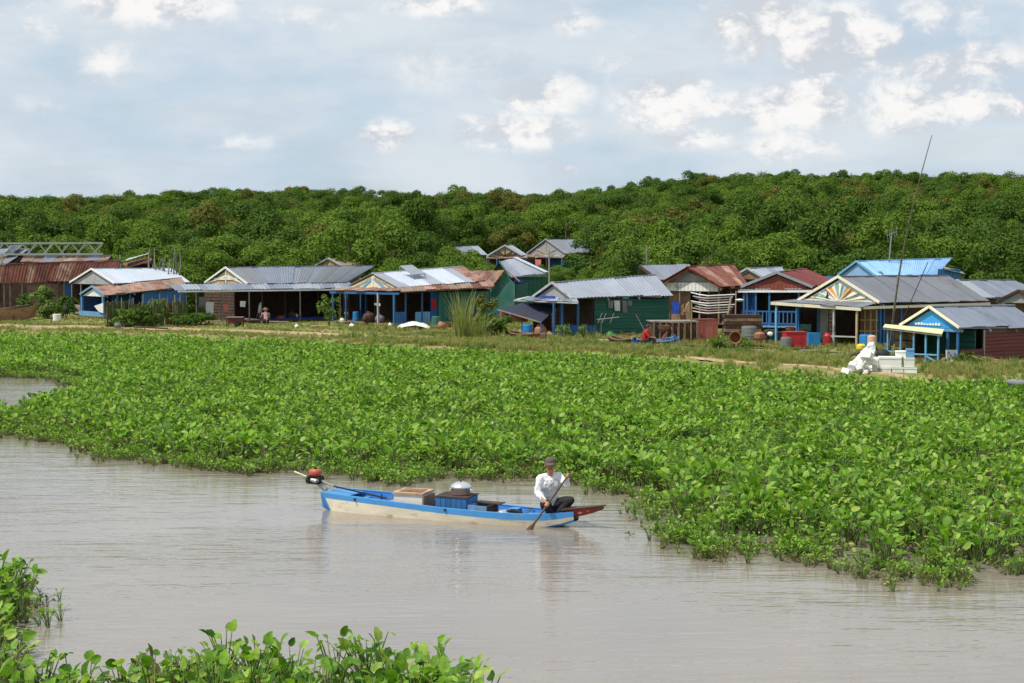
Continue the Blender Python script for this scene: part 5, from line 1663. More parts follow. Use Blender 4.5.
bd = MB(); bd.prism([(3.75, YC - .26, .115), (4.3, YC - .19, .13), (4.55, YC - .10, .17), (4.55, YC + .10, .17), (4.3, YC + .19, .13), (3.75, YC + .26, .115)], (0, 0, .018)); bd.build('bow_deck', M_hull_b, BO.root)
# raised bow: dark red sides, worn brown top
bw = MB()
sect = [(4.52, .165, .262, .145), (4.68, .13, .290, .165), (4.85, .10, .322, .21), (5.02, .07, .345, .265), (5.17, .04, .37, .325)]
vs = []
for (x, w, zt, zb) in sect:
    vs += [(x, YC - w, zt), (x, YC - w * .35, zb), (x, YC + w * .35, zb), (x, YC + w, zt)]
fs = []; 
for i in range(len(sect) - 1):
    for k in range(4): fs.append((i * 4 + k, i * 4 + (k + 1) % 4, i * 4 + 4 + (k + 1) % 4, i * 4 + 4 + k))
fs += [(3, 2, 1, 0), (len(vs) - 4, len(vs) - 3, len(vs) - 2, len(vs) - 1)]
bw.add(vs, fs).build('bow_stem', M_bow, BO.root)
tp = MB(); tp.prism([(4.5, YC - .18, .279), (4.85, YC - .11, .328), (5.2, YC - .04, .380), (5.2, YC + .04, .380), (4.85, YC + .11, .328), (4.5, YC + .18, .279)], (0, 0, .022)); tp.build('bow_board', M_paddle, BO.root)
for (x, z, s_) in ((4.62, .22, .03), (4.80, .255, .045), (4.93, .29, .028)):
    w = np.interp(x, [q[0] for q in sect], [q[1] for q in sect])
    MB().prism([(x - s_, YC - w * .86, z), (x, YC - w * .80, z - s_ * .4), (x + s_, YC - w * .82, z + .012), (x, YC - w * .92, z + s_ * .5)], (0, -.012, 0)).build('painted_mark', M_cloth_p, BO.root)
MB().tube([(.75, YC - .405, .25), (.75, YC - .36, .25)], .02, 8).build('drain_hole', M_black, BO.root)
MB().tube([(2.52, YC - .462, .20), (2.52, YC - .42, .20)], .022, 8).build('drain_hole', M_black, BO.root)


def loc(p): return BO.root.matrix_basis @ Vector(p)


def on_boat(name, label, cat, p, rz=0.0, group=None):
    w = BO.o + Vector((p[0] * BO.ca - p[1] * BO.sa, p[0] * BO.sa + p[1] * BO.ca, p[2]))
    return thing(name, label, cat, w, BO.a + rz, group)


# motor on the stern
EX = -.26
t = on_boat('boat_motor', 'small petrol boat motor with orange-red tank mounted on the stern', 'motor', (EX, YC, .325))
t.scale = (.88, .88, .88)
MB().bar((.24, 0, -.02), (.05, 0, .12), .09, .09).build('mount', M_steel, t)
b_ = MB(); b_.box(-.14, .13, -.10, .10, .10, .24); b_.tube([(-.13, 0, .17), (-.20, 0, .17)], .085, 10)
for i in range(5): b_.box(-.12 + i * .045, -.10 + i * .045, -.13, .13, .11, .25)
b_.build('engine_block', M_black, t, stuff=True)
MB().lathe([(.02, .24), (.10, .245), (.13, .28), (.135, .34), (.11, .385), (.03, .395)], 14, (-.02, 0, 0), sy=.85).build('fuel_tank', mat('orange red tank', C(186, 88, 66), .45, 0, .12), t, smooth=True)
MB().lathe([(.035, .39), (.035, .415), (.01, .42)], 10, (-.02, 0, 0)).build('filler_cap', M_black, t)
MB().tube([(.10, -.13, .18), (.10, -.19, .18), (.0, -.2, .2)], [.04, .045, .03], 8).build('exhaust', M_steel, t)
MB().tube([(-.14, -.02, .20), (-.30, -.06, .27), (-.45, -.10, .325)], [.016, .016, .018], 7).build('tiller', M_cream, t)
MB().tube([(.12, .0, .16), (.34, -.03, .10), (.44, -.04, .07)], [.03, .026, .02], 8).build('drive_housing', M_steel, t)
MB().tube([(.40, -.035, .08), (1.75, -.20, -.06)], .017, 7).build('drive_shaft', M_black, t)
for k in range(2): MB().prism([(1.72, -.2, -.05), (1.78, -.2 + .07 * (1 - 2 * k), -.05 + .03), (1.80, -.2 + .07 * (1 - 2 * k), -.08)], (.006, 0, .004)).build('propeller_blade', M_steel, t)

# cargo
xa, xb = BO.F(394, 505, .18).x, BO.F(421, 505, .18).x
t = on_boat('foam_cooler', 'white foam cooler with worn tan lid amidships in the boat', 'cooler', ((xa + xb) / 2, YC - .0, .145), R(6))
w = (xb - xa) / 2
MB().box(-w, w, -.25, .25, 0, .23).build('body', mat('worn white foam', C(224, 214, 200), .8, 0, .12, 4, C(160, 126, 100), .3, 3), t)
lm = mat('worn tan lid', C(190, 154, 126), .8, 0, .18, 5, C(140, 104, 80), .35, 3)
lid = MB().box(-w - .02, w + .02, -.27, .27, .232, .265).build('lid', lm, t)
MB().box(-w + .06, w - .06, -.17, .17, .267, .272).build('inset', M_wood, lid)
MB().box(w + .003, w + .035, -.26, .26, .0, .20).build('shaded_end', M_wood, t)  # brown facing over the right end, darkening it as the cooler's shaded side

xa, xb = BO.F(436, 510, .18).x, BO.F(466, 510, .18).x
t = on_boat('blue_crate', 'blue painted plank crate carrying the metal pot', 'crate', ((xa + xb) / 2, YC - .0, .075), R(4))
w = (xb - xa) / 2; H = .30
for i in range(6):
    x0_ = -w + i * (2 * w / 6)
    MB().box(x0_ + .004, x0_ + 2 * w / 6 - .004, -.26, -.235, 0, H).build('plank', M_blue, t)
    MB().box(x0_ + .004, x0_ + 2 * w / 6 - .004, .235, .26, 0, H).build('plank', M_blue, t)
for q in (-1, 1):
    for i in range(4): MB().box(q * w - .012, q * w + .012, -.232 + i * .117, -.12 + i * .117, 0, H).build('plank', M_hull_in, t)
MB().box(-w - .015, w + .02, -.27, .27, H + .003, H + .022).build('top_board', M_wood_dark, t)
PT = on_boat('cooking_pot', 'shiny aluminium pot with domed lid on top of the blue crate', 'pot', ((xa + xb) / 2 + .08, YC + .0, .075 + H + .023))
M_alu = mat('aluminium', (0.78, 0.78, 0.79), .28, .85, .06, 5, None, .3, 1, (1, 1, 1), 0, .05)
MB().lathe([(.01, 0), (.145, .0), (.162, .02), (.165, .115), (.175, .12), (.175, .126), (.155, .127)], 24).build('body', M_alu, PT, smooth=True)
ld = MB().lathe([(.182, .130), (.180, .142), (.155, .175), (.105, .205), (.04, .222), (.01, .224)], 24).build('lid', M_alu, PT, smooth=True)
MB().lathe([(.015, .222), (.02, .24), (.01, .245)], 10).build('knob', M_black, ld)
for q in (-1, 1): MB().tube([(q * .165, -.03, .09), (q * .20, -.02, .095), (q * .20, .02, .095), (q * .165, .03, .09)], .007, 6).build('handle', M_alu, PT)

xa, xb = BO.F(468, 514, .16).x, BO.F(487, 514, .16).x
t = on_boat('grey_tray_box', 'open pale blue-grey box with dark inside, just forward of the blue crate', 'box', ((xa + xb) / 2, YC - .02, .10), R(-3))
w = (xb - xa) / 2; m_ = mat('blue grey box', C(112, 142, 168), .7, 0, .18, 4, C(70, 80, 92), .3)
MB().box(-w, w, -.22, -.20, 0, .17).build('side', m_, t); MB().box(-w, w, .20, .22, 0, .17).build('side', m_, t)
MB().box(-w, -w + .02, -.198, .198, 0, .17).build('end', m_, t); MB().box(w - .02, w, -.198, .198, 0, .17).build('end', M_wood_dark, t)
MB().box(-w + .022, w - .022, -.198, .198, 0, .02).build('bottom', M_wood_dark, t)
MB().box(-w - .01, w + .12, .05, .24, .172, .19).build('board', M_wood_dark, t)
p = BO.F(503, 514, .22)
t = on_boat('tin_bowl', 'pale tin bowl turned upside down on the boat floor', 'bowl', (p.x, .22, .12))
MB().lathe([(.14, 0), (.15, .012), (.12, .06), (.07, .085), (.01, .09)], 18).build('shell', M_alu, t, smooth=True)
MB().lathe([(.075, .082), (.07, .10), (.01, .101)], 14).build('foot', M_alu, t)
p = BO.F(514, 514, .3)
t = on_boat('black_bundle', 'crumpled black bundle lying beside the tin bowl', 'bundle', (p.x, .30, .12))
r_ = random.Random(3); mb = MB()
mb.ball((0, 0, .05), .10, 12, 8, sc=(1.5, 1, .7), jit=.12, rnd=r_); o = mb.build('cloth', M_trousers, t, smooth=True)
MB().tube([(-.12, -.05, .08), (0, -.09, .11), (.14, -.04, .07)], [.02, .03, .02], 7).build('strap', M_black, t)

# the man
MP = BO.F(553, 522, .47); MZ = .128
mw = BO.o + Vector((MP.x * BO.ca - .47 * BO.sa, MP.x * BO.sa + .47 * BO.ca, MZ))
man = thing('person', 'man in white shirt and cap crouching on the bow with a paddle', 'person', mw, R(4))
man.scale = (.93, .93, .93)
hL, hR = Vector((-.135, -.40, .285)), Vector((.235, -.30, .775))
pd = (hR - hL).normalized()
body = MB()
hc = Vector((-.055, -.06, .925)); look = Vector((-.10, -1, .02))
at = head_on(body, hc, look, r=.092)
body.capsule((-.05, .0, .72), (-.055, -.03, .86), .058, .052)
chain(body, [(-.05, .03, .70), (-.03, .10, .30)], [.10, .10])
chain(body, [(-.24, .0, .69), (-.285, -.10, .43), (hL.x - .03, hL.y + .06, hL.z + .035)], [.05, .042, .026])
chain(body, [(.135, -.01, .715), (.225, -.20, .60), (hR.x - .005, hR.y + .045, hR.z - .03)], [.05, .042, .026])
grip(body, hL, pd, Vector((-.5, .7, .4))); grip(body, hR, pd, Vector((-.1, .8, -.3)))
# legs and bare feet
chain(body, [(.05, .12, .20), (.29, -.16, .315), (.10, -.06, .055)], [.07, .05, .035])
chain(body, [(-.10, .12, .20), (-.17, -.22, .26), (-.05, -.10, .05)], [.07, .05, .035])
for (x, y, dx) in ((.10, -.05, .08), (-.05, -.10, -.02)):
    chain(body, [(x, y + .03, .035), (x + dx * .6, y - .09, .026), (x + dx, y - .16, .018)], [.032, .034, .02])
    for k in range(5):
        body.capsule((x + dx - .028 + .014 * k, y - .15, .018), (x + dx - .032 + .016 * k, y - .19 + abs(k - 1) * .006, .014), .010, .009, 6)
fuse(body.build('body', M_skin, man), .006, 2)
sh = MB()
chain(sh, [(-.05, .02, .64), (-.035, .07, .45), (-.02, .12, .25)], [.135, .135, .14])
chain(sh, [(-.20, .02, .685), (.10, .01, .715)], [.085, .085])
chain(sh, [(-.15, .02, .56), (.06, .02, .58)], [.11, .11])
chain(sh, [(-.22, .0, .685), (-.285, -.09, .45), (-.185, -.27, .335)], [.078, .066, .046])
chain(sh, [(.115, .0, .71), (.215, -.18, .61), (.225, -.245, .70)], [.076, .064, .046])
sh.capsule((-.13, -.01, .745), (-.06, -.075, .70), .030, .022); sh.capsule((.035, -.01, .755), (-.03, -.075, .70), .030, .022)
shirt = fuse(sh.build('shirt', M_shirt, man), .009, 2)
tx = bpy.data.textures.new('folds', 'CLOUDS'); tx.noise_scale = .09; tx.noise_depth = 2
dm = shirt.modifiers.new('folds', 'DISPLACE'); dm.texture = tx; dm.strength = .045; dm.mid_level = .5; dm.texture_coords = 'LOCAL'
for z in (.66, .58, .50): MB().ball((-.042 - (z - .6) * .05, -.118 + abs(z - .58) * .15, z), .008, 8, 5).build('button', M_cap, shirt)
tr = MB()
chain(tr, [(-.10, .12, .20), (.06, .12, .20)], [.125, .125])
chain(tr, [(.05, .10, .205), (.19, -.03, .275), (.295, -.165, .315)], [.105, .092, .076])
chain(tr, [(.295, -.165, .305), (.11, -.065, .10)], [.070, .058])
chain(tr, [(-.10, .10, .20), (-.17, -.245, .26)], [.105, .076])
chain(tr, [(-.17, -.23, .25), (-.06, -.11, .09)], [.070, .058])
trou = fuse(tr.build('trousers', M_trousers, man), .009, 2)
dm = trou.modifiers.new('folds', 'DISPLACE'); dm.texture = tx; dm.strength = .03; dm.mid_level = .5; dm.texture_coords = 'LOCAL'
MB().prism([(.005, -.138, .66), (.075, -.125, .66), (.07, -.128, .58), (.04, -.136, .565), (.008, -.142, .58)], (0, -.008, 0)).build('pocket', M_shirt, shirt)
cp_ = MB()
cap_c = hc + Vector((0, .005, .052)); f_ = look.normalized()
prof = [(.101, 0), (.103, .025), (.094, .060), (.062, .088), (.02, .096)]
cp_.lathe(prof, 16, cap_c + Vector((0, .01, 0)), sy=1.1)
cap = cp_.build('cap', M_cap, man, smooth=True)
s_ = Vector((0, 0, 1)).cross(f_).normalized()
br = MB(); vs = []
for i in range(9):
    a = math.pi * (i / 8 - .5); rr = .098
    inner = cap_c + f_ * math.cos(a) * rr + s_ * math.sin(a) * rr
    outer = cap_c + f_ * (math.cos(a) * rr + .062 * math.cos(a) ** .6 if math.cos(a) > 0.01 else 0) + s_ * math.sin(a) * rr * 1.02 - Vector((0, 0, .012 + .02 * math.cos(a)))
    vs += [inner + Vector((0, 0, .012)), outer]
n = len(vs); vs += [v - Vector((0, 0, .010)) for v in vs]
fs = [(2 * i, 2 * i + 1, 2 * i + 3, 2 * i + 2) for i in range(8)]; fs += [tuple(n + k for k in reversed(q)) for q in fs]
fs += [(2 * i + 1, n + 2 * i + 1, n + 2 * i + 3, 2 * i + 3) for i in range(8)] + [(2 * i + 2, n + 2 * i + 2, n + 2 * i, 2 * i) for i in range(8)]
br.add(vs, fs).build('brim', M_cap, cap)
hair = MB(); hair.lathe([(.09, -.05), (.101, -.03), (.102, .03)], 14, hc + Vector((0, .045, .01)), sy=.80); hair.build('hair', M_eye, man)
for q in (-1, 1): MB().ball(at(q * .40, .90, .0), .012, 8, 6, sc=(1.3, 1, .7)).build('eye', M_eye, man)
MB().capsule(at(-.28, .84, -.55), at(.28, .84, -.55), .010, .010).build('mouth', M_lip, man)

# paddle: shaft through both hands, blade into the water
t = thing('paddle', 'dark wooden paddle in the crouching man\'s hands, blade dipping into the river', 'paddle', mw, R(4))
t.scale = (.93, .93, .93)
a_, e_ = hR + pd * .10, hR - pd * 1.05
MB().tube([a_, hL, e_], [.016, .018, .020], 8).build('shaft', M_paddle, t)
g0 = e_ + pd * .02; sdv = pd.cross(Vector((.3, 1, 0))).normalized()
bl = MB(); vs = []
for i, (u, w) in enumerate(((0, .022), (.08, .045), (.22, .062), (.36, .055), (.42, .03))):
    c_ = g0 - pd * u; nn = pd.cross(sdv).normalized() * (.011 - .006 * i / 4)
    vs += [c_ - sdv * w, c_ + nn, c_ + sdv * w, c_ - nn]
fs = [(i * 4 + k, i * 4 + (k + 1) % 4, i * 4 + 4 + (k + 1) % 4, i * 4 + 4 + k) for i in range(4) for k in range(4)] + [(3, 2, 1, 0), (16, 17, 18, 19)]
bl.add(vs, fs).build('blade', M_paddle, t)


# ------------------------------------------------------------------ other boats
def dory(name, label, px0, px1, py0, py1, z0, w, h, m_out, m_in, m_rim, sheer=.12, group=None, cat='boat'):
    a, b = P(px0, py0, z0), P(px1, py1, z0)
    d = b - a; L_ = d.length
    t = thing(name, label, cat, a, math.atan2(d.y, d.x), group)
    mb = MB(); vs = []; S = 11
    for i in range(S):
        u = i / (S - 1); ww = w * (math.sin(math.pi * (.06 + .88 * u)) ** .55); zz = h + sheer * (2 * u - 1) ** 2; bb = .0 + sheer * .8 * abs(2 * u - 1) ** 3
        pr = [(-ww * .6, bb), (-ww, zz), (-ww * .9, zz), (-ww * .5, bb + .05), (ww * .5, bb + .05), (ww * .9, zz), (ww, zz), (ww * .6, bb)]
        vs += [(u * L_, y, z) for y, z in pr]
    fs, mi = [], []
    for i in range(S - 1):
        for k in range(8):
            fs.append((i * 8 + k, i * 8 + (k + 1) % 8, i * 8 + 8 + (k + 1) % 8, i * 8 + 8 + k)); mi.append(0 if k in (0, 6, 7) else 1)
    fs += [tuple(range(7, -1, -1)), tuple((S - 1) * 8 + k for k in range(8))]; mi += [0, 0]
    mb.v, mb.f, mb.m = [tuple(v) for v in vs], fs, mi
    mb.build('hull', [m_out, m_in], t)
    for q in (-1, 1):
        pts = [(i / 10 * L_, q * w * (math.sin(math.pi * (.06 + .88 * i / 10)) ** .55), h + sheer * (2 * i / 10 - 1) ** 2 + .012) for i in range(11)]
        MB().tube(pts, .035, 5).build('rail', m_rim, t)
    for u in (.3, .7): MB().box(u * L_ - .1, u * L_ + .1, -w * .8, w * .8, h * .7, h * .7 + .04).build('thwart', m_in, t)
    return t


M_hullwood = mat('pale brown hull', C(168, 128, 96), .8, 0, .2, 3, C(110, 78, 58), .35, 2)
dory('rowing_boat', 'old pale brown wooden boat drawn up at the left edge', -20, 33, 322, 319, .38, .75, .75, M_hullwood, M_wood_dark, M_wood, .18)
dory('rowing_boat', 'small blue boat in front of the green board house', 634, 676, 347, 345, .30, .45, .22, M_blue, M_hull_in, M_blue_pale, .14)
dory('rowing_boat', 'small red-brown boat beside the blue boat', 610, 638, 345, 346.5, .30, .40, .28, M_maroon, M_wood_dark, M_wood, .16)
dory('rowing_boat', 'half-buried reddish brown boat under the dark awning', 508, 543, 338, 341, .28, .5, .28, M_red, M_wood_dark, M_wood, .10)
dory('rowing_boat', 'dark blue hull lying among baskets and barrels before the red gable', 738, 790, 344, 345, .28, .6, .55, mat('worn dark blue hull', C(44, 78, 112), .7, 0, .25, 3, C(70, 60, 54), .4, 2), M_wood_dark, M_wood_dark, .06)
dory('rowing_boat', 'long tan and red boat moored before the maroon board wall', 972, 1050, 369, 372, .12, .5, .30, M_maroon, M_wood, M_hullwood, .22)

# ------------------------------------------------------------------ people by the houses
def small_person(label, loc_, rz, top, bottom, hat, torso, legs, arms, headp, shorts=False):
    t = thing('person', label, 'person', loc_, rz)
    b = MB()
    at_ = head_on(b, headp, (0, -1, -.25), r=.09)
    b.capsule(Vector(torso[-1]), Vector(headp) + Vector((0, .02, -.06)), .05, .05)
    for a in arms: chain(b, a, [.048, .04, .028]); b.capsule(a[-1], Vector(a[-1]) + (Vector(a[-1]) - Vector(a[-2])).normalized() * .07, .035, .028)
    for l in legs: chain(b, l, [.07, .05, .036]); b.capsule(Vector(l[-1]) + Vector((0, .04, -.02)), Vector(l[-1]) + Vector((0, -.14, -.035)), .035, .028)
    fuse(b.build('body', M_skin, t), .012, 2)
    s = MB(); chain(s, torso, [.135] * len(torso))
    e = Vector(torso[-1]); s.capsule(e + Vector((-.12, 0, -.02)), e + Vector((.12, 0, -.02)), .075, .075)
    for a in arms: chain(s, a[:2], [.07, .058])
    fuse(s.build('shirt', top, t), .018, 2)
    q = MB(); q.capsule(Vector(torso[0]) + Vector((-.07, 0, 0)), Vector(torso[0]) + Vector((.07, 0, 0)), .13, .13)
    for l in legs: chain(q, l[:2], [.10, .072]); chain(q, l[1:], [.068, .052])
    fuse(q.build('trousers', bottom, t), .018, 2)
    h = Vector(headp)
    if hat:
        MB().lathe([(.21, .03), (.205, .045), (.115, .06), (.105, .12), (.07, .15), (.01, .155)], 14, h).build('hat', hat, t, smooth=True)
    else:
        MB().ball(h + Vector((0, .02, .045)), .102, 12, 8, sc=(1, 1.05, .9)).build('hair', M_eye, t, smooth=True)
    return t


M_check = mat('pinkish checked shirt', C(176, 140, 140), .9, 0, .35, 16, C(120, 84, 88), .45, 10)
small_person('person in a brown hat and pinkish shirt squatting on the path', P(266, 324.5, .42), R(200), M_check, M_trousers, M_wood, [(0, .06, .24), (0, -.02, .50), (0, -.08, .66)],
             [[(-.09, .05, .2), (-.15, -.32, .40), (-.12, -.15, .06)], [(.09, .05, .2), (.15, -.32, .40), (.12, -.15, .06)]],
             [[(-.19, -.08, .64), (-.24, -.25, .42), (-.10, -.42, .34)], [(.19, -.08, .64), (.24, -.25, .42), (.10, -.42, .34)]], (0, -.14, .86))
small_person('person in a red top sitting in the small blue boat', P(645, 345, .42), R(75), M_cloth_r, M_trousers, None, [(0, .06, .16), (0, 0, .42), (0, -.06, .60)],
             [[(-.09, .05, .16), (-.12, -.38, .30), (-.10, -.50, .05)], [(.09, .05, .16), (.12, -.38, .30), (.10, -.50, .05)]],
             [[(-.19, -.06, .58), (-.22, -.24, .38), (-.10, -.42, .34)], [(.19, -.06, .58), (.22, -.24, .38), (.10, -.42, .34)]], (0, -.13, .80))


# ------------------------------------------------------------------ things round the houses
def at_px(px, py, z=None):
    p = P(px, py, .36 if z is None else z)
    return p


def barrel(label, px, py, r, h, m, z=.36, name='barrel', n=16):
    t = thing(name, label, 'barrel', P(px, py, z))
    b = MB().lathe([(r * .9, 0), (r, .03), (r, h * .32), (r * 1.04, h * .34), (r, h * .36), (r, h * .64), (r * 1.04, h * .66), (r, h * .68), (r, h - .03), (r * .95, h)], n).build('drum', m, t)
    MB().lathe([(r * .88, h + .002), (r * .88, h + .02), (r * .2, h + .025)], n).build('lid', m, t)
    return t


def crate(label, px, py, w, d, h, m, rz=0, z=.36, name='box', lid=True, cat='box', group=None, lm=None, m_side=None):
    t = thing(name, label, cat, P(px, py, z), rz, group)
    mb = MB(); mb.box(-w / 2, w / 2, 0, d, 0, h)
    mb.build('body', m, t)
    if lid:
        MB().box(-w / 2 - .02, w / 2 + .02, -.02, d + .02, h + .003, h + .06).build('lid', lm or m, t)
    return t


def sack(label, px, py, z, r, m, seed, sc=(1, .8, .8), name='sack', cat='sack', group=None, D=None, knot=True):
    t = P(px, py, z) if D is None else PD(px, py, D)
    rr = random.Random(seed); mb = MB(); mb.ball((0, 0, r * sc[2] * .85), r, 11, 7, sc=sc, jit=.10 if knot or group is None else .24, rnd=rr)
    if knot: mb.tube([(0, 0, r * sc[2] * 1.7), (.02, 0, r * sc[2] * 1.95)], [r * .18, r * .3], 8)
    o = mb.build(name, m, smooth=True); o.location = t; o.rotation_euler = (rr.uniform(-.2, .2), rr.uniform(-.2, .2), rr.uniform(0, 6))
    return tag(o, label, cat, group)


# left part
o = MB().lathe([(.20, 0), (.24, .02), (.26, .42), (.25, .44), (.22, .42), (.2, .05)], 14).build('bucket', M_sack); o.location = P(57, 321, .38); tag(o, 'white plastic bucket on the path at the left', 'bucket')
bush('bush', 'leafy green bush before the rusted long shack, wider of the two', 'bush', P(48, 318.5, .38), 1.15, 1.05, 900, .17, M_green, 801)
bush('bush', 'dark low bush by the wooden boat at the left', 'bush', P(27, 317, .38), .7, .75, 500, .15, TONES['dark green'], 802)
bush('bush', 'dark bush between the long shack and the blue shack', 'bush', P(66, 319, .38), .7, .8, 500, .16, TONES['dark green'], 807)
bush('vine_mound', 'mound of dark creeping vine over the right end of the stake fence', 'vine', P(183, 325.5, .38), 1.9, .62, 1800, .15, TONES['dark green'], 803)
bush('bush', 'green bush climbing the stake fence beside the vine mound', 'bush', P(160, 325.5, .38), .7, .75, 600, .14, TONES['bright green'], 804)
bush('bush', 'leafy vine growing through the left end of the stake fence', 'vine', P(124, 327, .38), .9, .5, 650, .13, TONES['bright green'], 821)
bush('bush', 'leafy vine growing through the middle of the stake fence', 'vine', P(143, 327, .38), .9, .62, 700, .13, TONES['dark green'], 822)
t = thing('cart', 'small cart with pale top and red engine beside the squatting person', 'cart', P(236, 326.5, .40))
MB().box(-.55, .45, -.3, .3, .52, .57).build('top', M_wood_grey, t)
b_ = MB(); b_.box(-.4, .35, -.22, .22, .2, .50); b_.tube([(-.3, -.24, .3), (-.3, .24, .3)], .13, 10); b_.build('engine', M_maroon, t)
for x in (-.5, .4):
    for y in (-.25, .25): MB().bar((x, y, 0), (x, y, .52), .05).build('leg', M_wood_dark, t)
for y in (-.3, .3): MB().tube([(.1, y - .04, .15), (.1, y + .04, .15)], .15, 12).build('wheel', M_black, t)
for i, (px, py, ln, rz) in enumerate(((256, 320, 1.6, -.3), (275, 322, 1.8, -.25), (222, 321, 2.0, .05))):
    o = MB().box(-ln / 2, ln / 2, -.1, .1, 0, .05).build('plank', M_wood_grey); o.location = P(px, py, .48); o.rotation_euler = (.05, .06 * (1 - i), rz)
    tag(o, ('short grey plank left of the squatting person', 'grey plank behind the squatting person', 'long grey plank beside the cart with red engine')[i], 'plank')
o = MB().box(-.45, .45, -.3, .3, 0, .14).build('foam_slab', M_hullwood); o.location = P(319, 328, .40); tag(o, 'tan slab lying on the grass before the wide open house', 'slab')
sack('small white bag lying on the grass before the blue sheet floor', 296.5, 328, .40, .14, M_sack, 61)
sack('white bundle on the deck under the wide open house', 296, 317.5, .55, .16, M_sack, 62)
bush('shrub', 'spindly young shrub between the wide open house and the blue porch', 'shrub', P(329, 325, .38), .6, .95, 260, .15, M_green, 805)
barrel('blue plastic barrel on the blue porch', 356, 322, .20, .62, M_blue_pl, .48)
sack('heap of dark sacks under the blue porch', 369, 323, .5, .42, M_wood_dark, 63, (1.1, .8, .85))
sack('grey sack leaning on the dark heap under the blue porch', 380, 323, .5, .34, M_cloth_g, 64)
sack('pale sack at the left end of the blue porch', 342, 323, .5, .2, M_cream, 65)
sack('white bag on the grass before the blue porch', 352, 328, .40, .17, M_sack, 66)
sack('small white bag right of the blue porch posts', 390, 327, .40, .15, M_sack, 67)
# covered heap
t = thing('covered_heap', 'brown heap under a pale crumpled sheet before the teal wall', 'heap', P(414, 329.5, .38))
MB().lathe([(.75, 0), (.78, .1), (.6, .3), (.2, .4)], 12, sy=.7).build('heap', M_wood_dark, t)
mb = MB(); vs = []; rr = random.Random(5)
for i in range(10):
    for j in range(7):
        u, v = i / 9 - .5, j / 6 - .5
        vs.append((u * 1.85, v * 1.2, .44 - .34 * (abs(u) * 1.8) ** 2 - .22 * (abs(v) * 1.8) ** 2 + rr.uniform(-.03, .03)))
mb.add(vs, [(i * 7 + j, i * 7 + 7 + j, i * 7 + 8 + j, i * 7 + 1 + j) for i in range(9) for j in range(6)]).build('sheet', M_cloth_w, t)
o = MB().box(-1.6, 1.6, -.2, .2, 0, .12).build('beam', M_wood_grey); o.location = P(425, 334, .34); o.rotation_euler = (0, 0, -.05); tag(o, 'grey timber beam lying before the covered heap', 'beam')
barrel('teal drum standing by the teal board wall', 436, 328, .25, .65, M_teal_pale, .38)
# reeds and bushes by the middle gap
M_reed = leaf_mat('reed blades', [(0.14, 0.18, 0.04), (0.23, 0.26, 0.07), (0.34, 0.32, 0.13), (0.18, 0.22, 0.05)], rough=.6, trans=.3)
blades('reed_clump', 'tall clump of arching yellow-green reeds before the teal wall', 'reeds', P(463, 339, .36), 150, 2.75, 1.15, M_reed, 71, .020)
blades('reed_clump', 'shorter reeds right of the tall reed clump', 'reeds', P(479, 338, .36), 100, 1.5, 1.2, M_reed, 72, .02)
bush('bush', 'dark green bush at the left of the dark awning', 'bush', P(492, 337, .36), .85, .62, 800, .13, TONES['dark green'], 806)
bush('bush', 'grey-green bush against the teal shed', 'bush', P(486, 329, .36), .7, .95, 600, .13, TONES['olive brown'], 808)
sack('white bag hanging in the bush left of the dark awning', 496, 327, .75, .2, M_sack, 68)
# under the awning
barrel('bright blue drum under the dark awning', 527.5, 338, .26, .68, M_blue_pl, .30)
o = MB().lathe([(.16, 0), (.27, .08), (.33, .3), (.30, .5), (.2, .62), (.17, .66), (.2, .70), (.18, .70), (.15, .62)], 16).build('jar', M_clay); o.location = P(540.5, 338, .30); tag(o, 'big earthen water jar beside the bright blue drum', 'jar')
sack('tan bundle beside the earthen jar under the awning', 549, 338, .30, .22, M_tan, 69)
bush('potted_plant', 'leafy plant in front of the deep blue half wall', 'plant', P(564, 337, .55), .42, .34, 160, .10, M_green, 811)
bush('potted_plant', 'trailing plant at the right end of the deep blue half wall', 'plant', P(583, 336.5, .55), .35, .30, 120, .10, M_green, 812)
o = MB().box(-1.1, 1.1, -.35, .35, 0, .06).build('mat', M_green_pl); o.location = P(553, 341, .36); tag(o, 'green plastic mat on the grass by the deep blue half wall', 'mat')
for i, px in enumerate((560, 604)):
    o = MB().box(-.3, .3, -.08, .08, 0, .05).build('board', M_white); o.location = P(px, 340.5, .42); tag(o, ('white board lying on the green mat', 'white board lying below the green board wall')[i], 'board')
# cage platform
fc = Frame('fish_cage', 'dark timber fish cage with plank top and slatted sides', 'cage', 654, 344, .32, 6, group=None)
W_ = 1.7; z_t = fc.F(670, 322.3).z; L = fc.F(697, 330).x
for i in range(7):
    y = i * W_ / 7; MB().box(-.06, L + .1, y, y + W_ / 7 - .02, z_t, z_t + .05).build('top_plank', M_wood_grey, fc.root)
for i in range(8):
    x = L * i / 7; MB().bar((x, -.02, 0), (x, -.02, z_t - .002), .07).build('post', M_wood, fc.root)
for i in range(7):
    MB().box(L * i / 7 + .05, L * (i + 1) / 7 - .05, .03, .06, .08, z_t - .03).build('side_panel', M_wood_dark, fc.root)
MB().box(L - .01, L + .02, .05, W_, .05, z_t - .02).build('end_panel', M_wood_dark, fc.root)
MB().box(0, .03, .05, W_, .05, z_t - .02).build('end_panel', M_wood_dark, fc.root)
post(fc, fc.F(691.5, 301, .3), Vector((fc.F(691.5, 301, .3).x, .3, z_t)), .08, M_bamboo, 'upright')
t = thing('board', 'red-brown board leaning on the fish cage', 'board', P(667, 345, .34)); MB().bar((-.35, 0, 0), (0, .1, .62), .30, .04).build('board', M_maroon, t)
t = thing('board', 'blue board leaning on the fish cage', 'board', P(675, 345, .34)); MB().bar((.3, 0, 0), (-.05, .1, .5), .34, .04).build('board', M_blue_deep, t)
